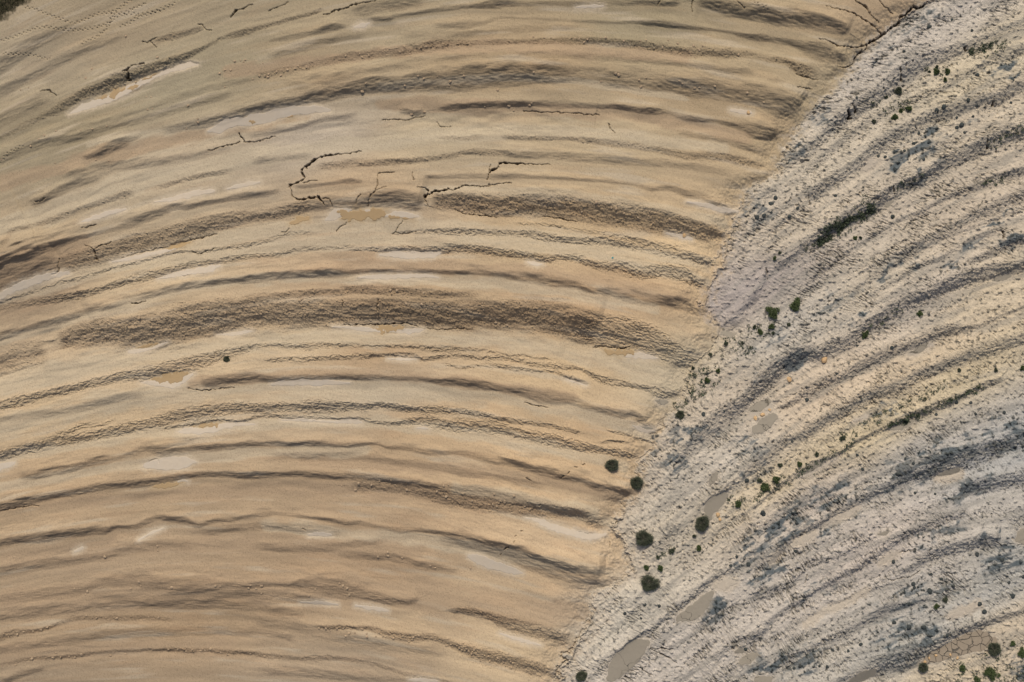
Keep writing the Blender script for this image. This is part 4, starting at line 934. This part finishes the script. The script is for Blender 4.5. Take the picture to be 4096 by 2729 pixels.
def pool_obj(kind, sy, sx, f, zoff, num):
    nm, lb, cat = NAMES[kind]
    h = H[sy, sx]; xs = GX[sx]; ys = GY[sy]; ny, nx = f.shape
    ins = f > 0
    # marching: keep cells with any inside corner, pull outside corners onto the rim
    cell = ins[:-1, :-1] | ins[1:, :-1] | ins[:-1, 1:] | ins[1:, 1:]
    gy, gx = np.gradient(f); g2_ = gx*gx+gy*gy+1e-6
    mx = np.where(ins, 0, np.clip(-f*gx/g2_, -1, 1)); my = np.where(ins, 0, np.clip(-f*gy/g2_, -1, 1))
    idx = -np.ones((ny, nx), int); verts = []
    def vid(j, i):
        if idx[j, i] < 0:
            jj = j+my[j, i]; ii = i+mx[j, i]
            px = np.interp(ii, np.arange(nx), xs); py = np.interp(jj, np.arange(ny), ys)
            z = ground_z(px, py)
            verts.append((wx(px), wy(py), z+(zoff if ins[j, i] else -.01))); idx[j, i] = len(verts)-1
        return idx[j, i]
    faces = []
    for j, i in zip(*np.nonzero(cell)):
        faces.append((vid(j, i), vid(j+1, i), vid(j+1, i+1), vid(j, i+1)))
    if not faces: return None
    me = bpy.data.meshes.new(nm); me.from_pydata(verts, [], faces); me.polygons.foreach_set('use_smooth', [True]*len(faces))
    mk_ = MP[kind]
    cxp = float(np.mean(xs)); cyp = float(np.mean(ys))
    if kind == 'grey' and cxp > 3640 and cyp > 2120 and (ins.sum() > 1500): mk_ = MP['cracked']; lb = 'grey mud flat split into polygon cracks'
    me.materials.append(mk_)
    o = bpy.data.objects.new(nm, me); scene.collection.objects.link(o)
    o['kind'] = 'structure'; o['label'] = lb; o['category'] = cat
    return o
for n_, (kind, P, sy, sx, f) in enumerate(POOLS):
    pool_obj(kind, sy, sx, f, {'white': .035, 'pale': .03, 'ochre': .06, 'grey': .03}[kind], n_)
# ---------------------------------------------------------------- plants
def tagt(o, label, cat, group=None):
    o['label'] = label; o['category'] = cat
    if group: o['group'] = group
    return o
MLEAF = {'B': mat('needle_foliage', (.105, .118, .078), col2=(.070, .080, .055), grain=.35, gscale=4, rough=.8),
         'L': mat('leafy_foliage', (.095, .125, .050), col2=(.055, .075, .032), grain=.4, gscale=3, rough=.7),
         'T': mat('tuft_foliage', (.080, .095, .060), col2=(.050, .060, .040), grain=.3, gscale=4, rough=.8)}
MSTEM = mat('woody_stem', (.09, .07, .05), col2=(.06, .048, .035), grain=.2, gscale=5)
rnd = random.Random(11)
def mesh_of(name, verts, faces, material):
    me = bpy.data.meshes.new(name); me.from_pydata(verts, [], faces); me.materials.append(material)
    return bpy.data.objects.new(name, me)
def blade(verts, faces, p, d, length, width, r):
    s = d.cross(Vector((r.uniform(-1, 1), r.uniform(-1, 1), r.uniform(-1, 1))))
    if s.length < 1e-4: s = Vector((1, 0, 0))
    s.normalize(); n = len(verts)
    verts += [p-s*width*.5, p+s*width*.5, p+d*length*.6+s*width*.35, p+d*length, p+d*length*.6-s*width*.35]
    faces.append((n, n+1, n+2, n+3, n+4))
def needle_bush(R, r):
    v = []; f = []
    cl_ = [(Vector((r.gauss(0, .34), r.gauss(0, .34), 0))*R, r.uniform(.5, .8)) for _ in range(7)]
    kn = [1+r.uniform(-.17, .12) for _ in range(11)]; kn.append(kn[0]); ax_ = r.uniform(.84, 1.0)
    for k in range(int(1200+1300*min(R, 2.4))):
        th = r.uniform(0, 2*math.pi); z = r.random()**.7; el = math.asin(z)
        d = Vector((math.cos(th)*math.cos(el), math.sin(th)*math.cos(el), z*.85+.05)); d.normalize()
        lob = 1+.05*math.sin(3*th+R*7)+.05*math.sin(5*th+R*3)+r.gauss(0, .05)
        q_ = (th % 6.2832)/6.2832*11; lob *= kn[int(q_)]*(1-q_ % 1)+kn[min(int(q_)+1, 11)]*(q_ % 1)
        if math.sin(th*5+R*9)*math.sin(z*6+th*2) > .72 and r.random() < .7: continue
        rad = R*lob*(.45+.5*math.sqrt(r.random()))
        p = Vector((d.x*rad, d.y*rad*ax_, .12*R+d.z*rad*.72))
        dd = (d+Vector((r.gauss(0, .35), r.gauss(0, .35), r.gauss(0, .25)))).normalized()
        blade(v, f, p, dd, R*r.uniform(.10, .30), .07*r.uniform(.7, 1.3), r)
    return v, f
def leafy_bush(R, r):
    v = []; f = []
    lumps = [Vector((0, 0, .3*R))]
    for k in range(7):
        th = r.uniform(0, 6.283); q = r.uniform(.35, .85)*R
        lumps.append(Vector((math.cos(th)*q, math.sin(th)*q*r.uniform(.6, 1), .15*R+r.random()*.25*R)))
    for k in range(int(500+800*min(R, 2.4))):
        c = lumps[0] if r.random() < .3 else r.choice(lumps); lr = R*(.5 if c is lumps[0] else .30)
        d = Vector((r.gauss(0, 1), r.gauss(0, 1), abs(r.gauss(0, 1)))).normalized()
        p = c+d*lr*r.uniform(.5, 1.05); p.z = max(.03, p.z)
        dd = (d+Vector((r.gauss(0, .8), r.gauss(0, .8), r.gauss(0, .5)))).normalized()
        blade(v, f, p, dd, r.uniform(.12, .24)+.03*R, r.uniform(.09, .17), r)
    return v, f
def stems(R, r, n=9):
    v = []; f = []
    for k in range(n):
        th = 6.283*k/n+r.uniform(-.3, .3); L = R*r.uniform(.55, .8); d = Vector((math.cos(th)*.8, math.sin(th)*.8, .6)).normalized()
        a = Vector((0, 0, -.15)); side = d.cross(Vector((0, 0, 1))).normalized(); up_ = side.cross(d)
        prev = None
        for j in range(4):
            t = j/3; c = a+d*L*t; w = .05*(1-t*.75)*(.6+R*.3); b0 = len(v)
            for q in range(4):
                an = q*math.pi/2; v.append(c+side*math.cos(an)*w+up_*math.sin(an)*w)
            if prev is not None:
                for q in range(4): f.append((prev+q, prev+(q+1) % 4, b0+(q+1) % 4, b0+q))
            prev = b0
    return v, f
for (t, x, y, r_, kd, lb) in BIG:
    if r_ <= 0: continue
    px, py = tile(t, x, y); R = r_*TK/M*1.0; rr = random.Random(int(px*7+py))
    root = bpy.data.objects.new('shrub' if kd != 'T' else 'plant_tuft', None); scene.collection.objects.link(root)
    root.location = (wx(px), wy(py), ground_z(px, py)); root.empty_display_size = .3
    tagt(root, lb, 'shrub' if kd != 'T' else 'plant', 'shrubs and plants growing on the ground')
    v, f = needle_bush(R, rr) if kd in ('B',) else leafy_bush(R, rr)
    if kd == 'T': v, f = v[:], f[:int(len(f)*.45)]
    o = mesh_of('foliage', v, f, MLEAF[kd]); scene.collection.objects.link(o); o.parent = root
    o.rotation_euler.z = rr.uniform(0, 6.28)
    v, f = stems(R, rr); o = mesh_of('stem', v, f, MSTEM); scene.collection.objects.link(o); o.parent = root
# uncountable green and olive cover along the banks
v = []; f = []
rc = random.Random(5)
for (t, x0, y0, x1, y1, hw, n) in COVER:
    a = np.array(tile(t, x0, y0)); b = np.array(tile(t, x1, y1)); d = b-a; L = np.hypot(*d); nrm = np.array([-d[1], d[0]])/L
    for k in range(n):
        p = a+d*rc.uniform(-.04, 1.04)+nrm*rc.gauss(0, .6)*hw*TK
        if math.sin(p[0]*.11+math.sin(p[1]*.07)*2)+math.sin(p[1]*.13+p[0]*.05) < rc.uniform(-1.6, 1.0): continue
        z = ground_z(p[0], p[1]); s = rc.choice((.18, .25, .35, .5))*rc.uniform(.7, 1.2)
        base = Vector((wx(p[0]), wy(p[1]), z+.02))
        for q in range(rc.randint(7, 14)):
            dd = Vector((rc.gauss(0, 1), rc.gauss(0, 1), abs(rc.gauss(0, .8)))).normalized()
            blade(v, f, base+dd*s*rc.uniform(.1, .8), dd, s*.8, s*.5, rc)
o = mesh_of('ground_cover', v, f, mat('low_plants', (.085, .105, .062), col2=(.050, .062, .042), grain=.3, gscale=3)); scene.collection.objects.link(o); o['kind'] = 'stuff'; o['label'] = 'small green plants spread along the chalk banks'; o['category'] = 'ground cover'
# grass in the top left corner
v = []; f = []
for k in range(2600):
    px = rc.uniform(-140, 115); py = rc.uniform(-140, 90)
    if px+py*1.35 > 95+rc.gauss(0, 14): continue
    base = Vector((wx(px), wy(py), ground_z(px, py)))
    for q in range(4):
        dd = Vector((rc.gauss(0, .6), rc.gauss(0, .6), 1)).normalized(); blade(v, f, base+Vector((rc.gauss(0, .1), rc.gauss(0, .1), 0)), dd, rc.uniform(.2, .5), .1, rc)
MGR = mat('dry_grass', (.075, .072, .035), col2=(.045, .048, .025), grain=.3, gscale=2)
o = mesh_of('grass', v, f, MGR); scene.collection.objects.link(o); o['kind'] = 'stuff'; o['label'] = 'dark grass in the top left corner'; o['category'] = 'grass'
# ---------------------------------------------------------------- clods and stones
MCL = mat('clod_earth', L_((178, 155, 126)), col2=L_((156, 134, 106)), grain=.12, gscale=4, bump=.03, bscale=6)
MST = mat('grey_stone', L_((74, 78, 74)), col2=L_((50, 54, 52)), grain=.15, gscale=4, bump=.03, bscale=6)
MTAN = mat('ochre_stone', L_((205, 172, 128)), col2=L_((180, 146, 104)), grain=.12, gscale=3, bump=.03, bscale=6)
def rock_mesh(name, r, material, flat=.7):
    bm = bmesh.new(); bmesh.ops.create_icosphere(bm, subdivisions=2, radius=1)
    ax = [Vector((r.gauss(0, 1), r.gauss(0, 1), r.gauss(0, 1))).normalized() for _ in range(6)]; cut = [r.uniform(.55, .85) for _ in ax]
    for vv in bm.verts:
        for a, c in zip(ax, cut):
            dd = vv.co.dot(a)
            if dd > c: vv.co -= a*(dd-c)*.9
        vv.co *= 1+r.uniform(-.05, .05)
        vv.co.z *= flat; vv.co.x *= 1.15
    me = bpy.data.meshes.new(name); bm.to_mesh(me); bm.free(); me.materials.append(material); return me
CM = [rock_mesh('dirt_clod', random.Random(i), MCL) for i in range(6)]
SM = [rock_mesh('stone', random.Random(20+i), MST, .6) for i in range(3)]
TM = [rock_mesh('stone', random.Random(30+i), MTAN, .75) for i in range(2)]
def put_rock(me, px, py, size, label, cat, group, rr, name):
    o = bpy.data.objects.new(name, me); scene.collection.objects.link(o)
    o.location = (wx(px), wy(py), ground_z(px, py)+size*.08); o.scale = (size,)*3
    o.rotation_euler = (rr.uniform(-.3, .3), rr.uniform(-.3, .3), rr.uniform(0, 6.28)); tagt(o, label, cat, group); return o
SCAT = [('single row of loose clods along the dark seam near the lower edge', '13 590,1105 680,1110 745,1105 800,1108 865,1112 960,1112 1000,1150 1080,1172 1140,1165 1005,1175 820,1172 1105,1140 900,1142 690,1128 650,1105 850,1145', .38),
 ('loose clod on the sloping band that ends at the bottom edge, lower centre', '13 1200,1150 1260,1160 1310,1170 1290,1190 1340,1205 1400,1180 1450,1165 1480,1190 1330,1150 1390,1200 1500,1170 1230,1190 1550,1180 1585,1200 1660,1225 1676,1258 1720,1245 1790,1275 1810,1290 1850,1280 1870,1300 1868,1322 1895,1325 1915,1290 1950,1310 1990,1330 2040,1345 2050,1395 2090,1340 2120,1360 2150,1350 2170,1400 2230,1390 2290,1420 2310,1375 2235,1450', .36),
 ('loose clod in the lower left band of small clods', '03 278,1365 455,1357 520,1355 590,1350 640,1358 695,1333 480,1315 940,1342 1070,1330 1290,1300 1440,1288 1520,1290 1590,1305 1645,1290 1715,1300 1750,1298 1800,1285 1885,1318 1945,1335 2040,1322 2140,1328 2260,1350 135,1422', .40),
 ('loose clod in the upper dotted band at lower left', '03 355,1120 345,1028 405,1098 205,1135 285,1130 70,1180 150,1158 1000,1020 1270,1010 1230,1042 1355,1015 820,1022 735,1000', .36),
 ('loose clod below the long soft fold at lower left', '03 750,790 732,820 640,765 1215,738 1130,765 1485,748 1855,735 2055,718 2130,760 2195,765 2240,740 2150,735 1895,740 1350,402 1352,440 900,495 1200,705 2240,805|13 105,740 55,765 560,772 505,825 770,722 835,762 915,740 800,740 850,820 1180,455 1180,488 1300,505 1545,570 1585,592 1885,598 1095,495', .42),
 ('loose clod on the wide shaded bank right of the middle', '12 785,1310 930,1290 900,1350 1040,1305 1110,1270 1210,1260 1240,1305 1340,1350 1465,1350 1600,1360 1660,1310 1680,1405 1700,1300 1840,1345 1900,1440 2010,1415 2080,1470 2110,1490 2090,1380 2180,1440 2260,1395|22 40,1450 210,1490 260,1510 170,1530', .42),
 ('stone or clod dotted along the thin upper band', '20 285,318 720,362 1000,350 745,340 905,325 640,330 680,335 1390,408 1440,345 1250,345 1520,375 1730,398 1655,395 1700,430 1970,462 2040,468 1670,495 1755,368 380,330 1060,355 1115,362 1200,352 860,325', .36),
 ('clod on the darkest curved bank near the top', '20 288,630 1012,650 865,700 1190,690 1248,672 1205,742 1555,720 1665,755 1705,752 1835,742 985,637 1530,700 2255,880 2110,800|10 960,782 1715,705 1605,665 1440,660 1490,680 1325,735 995,722 1830,660 2120,772 1705,735', .48),
 ('dark little clod in the dotted band at upper left', '10 228,615 265,648 185,640 155,660 130,650 290,580 322,600 390,590 415,568 485,578 505,580 820,482 960,495 1020,480 740,485 940,465 1050,462 1155,440 1285,450 1320,405 1310,440 1450,425 1370,465 1510,405', .38),
 ('clod lying at the foot of the small dark ledge, upper centre', '10 1288,928 1380,972 1490,955 2010,912 2215,905|20 78,908 270,885 250,900 118,942', .42),
 ('clod on the big shaded slope across the middle', '11 1205,1075 1260,1075 1310,1110 1490,1100 1150,1185 1100,1205 860,1185 820,1180 1470,1195 1510,1230 1985,1210 2000,1240 1990,1185 1340,1190 95,1315 60,1280 490,1265 1090,1300 2190,1340 2200,1370 2100,1350 450,1150 430,1160 510,1165 2170,1185|01 1780,1275 2230,1275 1205,1310 1235,1340 720,1470 2180,1165 1450,1455 1560,1205 1930,1265', .46),
 ('clod on the sloping cloddy bank in the upper middle', '11 1770,290 1930,295 1950,300 2030,345 1850,400 1810,385 2220,330 2280,380 2110,400|21 130,350 950,370 990,380 1060,415 1180,450 1275,400 1450,470 1310,500 330,300 560,300 820,330 1530,440 1270,440 700,400', .44),
 ('loose clod near the top left edge of the sand', '00 1155,700 880,770 735,670 240,748 170,765 785,590 1078,312 595,525 1350,495 1250,828 1290,830 485,1125 345,1195 700,1120 800,1110 1595,1098 1695,1020 1695,1050 920,1085 1265,940 1305,930 2220,650 2300,640 2250,540 2010,525 2060,520 2085,530 2100,512 1880,630 1925,600 1975,600 1925,745 2165,680 1610,905 1140,1310 480,1400 935,1380 830,1375 15,1365 270,1255 390,1165 410,1190', .36)]
budget = 0
for lb, txt, sz in SCAT:
    for seg in txt.split('|'):
        tk = seg.split()
        for q in tk[1:]:
            x, y = [float(a) for a in q.split(',')]; px, py = tile(tk[0], x, y)
            rr = random.Random(int(px*13+py*7)); put_rock(CM[rr.randrange(6)], px, py, sz*.72*rr.uniform(.6, 1.35), lb, 'dirt clod', 'dirt clods: '+lb, rr, 'dirt_clod'); budget += 1
DARKS = '31 205,333 185,330 410,373 343,443 230,283 75,445 130,430 1235,443 190,405 740,265|33 125,130 210,245 395,450 665,525 1240,540 1560,650 1500,785 1550,785 1450,760 1650,690 1740,710 2350,665 2230,715 1370,905 1500,915 1360,1095 1240,1060 1490,1095 1420,765 1410,730 955,1245 720,1300 550,1300 450,1430 390,1450 670,1435 600,1430 475,1480 850,1300 1970,900 2010,960 2255,830 1685,1160 1960,480 2165,520 2020,440|32 930,1050 1060,885 1900,605 1780,600 1610,705 960,570 750,355 500,580 370,930 1400,1120 1220,130 935,115 2185,685 1940,695 970,1170 1430,1380 1600,1385 1440,1240|30 1870,865 1600,950 1660,920 1780,1095 1820,1070 1915,1000 1840,1135 2240,690 2240,880 1950,905 1740,165 1545,225 1330,440 915,840 1905,265 1110,1335 1330,1290 1410,1230 1535,1220 1490,1365 1240,1445 1455,1140 1170,1345 1950,645 1780,1005|23 2245,120 2025,495 2125,560 1970,570 1205,1020 1070,980 1240,905 1360,915 2100,1290|22 2110,1270 1740,700 1915,670'
DL = {'31': 'dark lump on the pale chalk, upper middle of the chalk side', '33': 'dark lump among blue-grey blotches in the lower right', '32': 'dark lump on the stained bank below the yellow strip', '30': 'dark lump on the rubble banks near the top right', '23': 'dark lump on white rilled chalk right of the grey pools', '22': 'dark lump beside the long grey bank by the mud pools'}
for seg in DARKS.split('|'):
    tk = seg.split()
    for q in tk[1:]:
        x, y = [float(a) for a in q.split(',')]; px, py = tile(tk[0], x, y)
        rr = random.Random(int(px*13+py*7))
        put_rock(SM[rr.randrange(3)], px, py, rr.uniform(.3, .68), DL[tk[0]], 'stone', 'stones: '+DL[tk[0]], rr, 'stone')
for i, (t, x, y, s, lb) in enumerate([('32', 60, 735, .5, 'round ochre stone at the edge of the silt between two grey mud pools'), ('32', 118, 710, .55, 'ochre boulder sitting on the neck between two grey mud pools'), ('32', 180, 665, .35, 'small ochre stone above the neck between two grey mud pools'),
      ('23', 1862, 135, .55, 'ochre boulder right of the lower tip of a grey mud pool, the larger'), ('23', 1880, 175, .4, 'small ochre stone below the ochre boulder by a grey mud pool'),
      ('33', 1600, 1345, .35, 'white stone on the left part of the cracked mud pool'), ('33', 1545, 1365, .32, 'white stone nearest the left tip of the cracked mud pool'), ('33', 1508, 1395, .36, 'white stone by the ragged bush at the cracked mud pool'), ('33', 1780, 1358, .34, 'white stone on the lower rim of the cracked mud pool'), ('33', 1725, 1335, .3, 'slim white stone in the middle of the cracked mud pool'),
      ('21', 1585, 600, .5, 'stone standing in a white silt patch under the cloddy bank'), ('20', 2130, 965, .45, 'stone at the right end of a white silt patch near the top'), ('32', 350, 405, .6, 'tan boulder with a dark foot at the base of the long grey bank'), ('32', 655, 240, .8, 'large tan boulder below the steep dark bank at right')]):
    px, py = tile(t, x, y); rr = random.Random(900+i); put_rock(TM[i % 2], px, py, s*1.1, lb, 'stone', None, rr, 'stone')
# ---------------------------------------------------------------- driftwood and a scrap of teal plastic
def tube(v, f, a, b, r0, r1):
    d = (b-a).normalized(); s = d.cross(Vector((0, 0, 1))).normalized(); u = s.cross(d); n = len(v)
    for c, r in ((a, r0), ((a+b)/2+u*r0*.4, (r0+r1)/2), (b, r1)):
        for q in range(6): an = q*math.pi/3; v.append(c+s*math.cos(an)*r+u*math.sin(an)*r)
    for k in range(2):
        for q in range(6): f.append((n+k*6+q, n+k*6+(q+1) % 6, n+(k+1)*6+(q+1) % 6, n+(k+1)*6+q))
    f.append(tuple(n+q for q in range(5, -1, -1))); f.append(tuple(n+12+q for q in range(6)))
px, py = tile('22', 240, 1250)
v = []; f = []
tube(v, f, Vector((-.5, .3, .12)), Vector((.45, -.35, .18)), .14, .08); tube(v, f, Vector((0, 0, .15)), Vector((-.1, .55, .3)), .08, .03)
tube(v, f, Vector((.1, -.1, .15)), Vector((.75, -.1, .22)), .07, .03); tube(v, f, Vector((-.2, .1, .12)), Vector((-.65, -.1, .1)), .07, .03)
o = mesh_of('driftwood', v, f, MSTEM); o.location = (wx(px), wy(py), ground_z(px, py)); scene.collection.objects.link(o)
tagt(o, 'dark branching piece of wood on smooth tan sand left of two bushes', 'driftwood')
px, py = tile('21', 962, 795)
bm = bmesh.new(); bmesh.ops.create_cube(bm, size=1)
for vv in bm.verts: vv.co.x *= .42; vv.co.y *= .36; vv.co.z *= .2
top = [fc for fc in bm.faces if fc.normal.z > .9]
r_in = bmesh.ops.inset_region(bm, faces=top, thickness=.04, depth=0)
ex_ = bmesh.ops.extrude_face_region(bm, geom=top)
for g_ in ex_['geom']:
    if isinstance(g_, bmesh.types.BMVert): g_.co.z -= .14
bmesh.ops.delete(bm, geom=top, context='FACES_ONLY')
me = bpy.data.meshes.new('plastic_tub'); bm.to_mesh(me); bm.free(); me.materials.append(mat('teal_plastic', (.06, .34, .36), col2=(.05, .28, .30), grain=.05, rough=.5))
o = bpy.data.objects.new('plastic_tub', me); scene.collection.objects.link(o); o.location = (wx(px), wy(py), ground_z(px, py)+.1); o.rotation_euler.z = .2
tagt(o, 'tiny bright teal plastic scrap lying on the crusted sand', 'plastic tub')
print('clods', budget, 'grid', NX, NY)
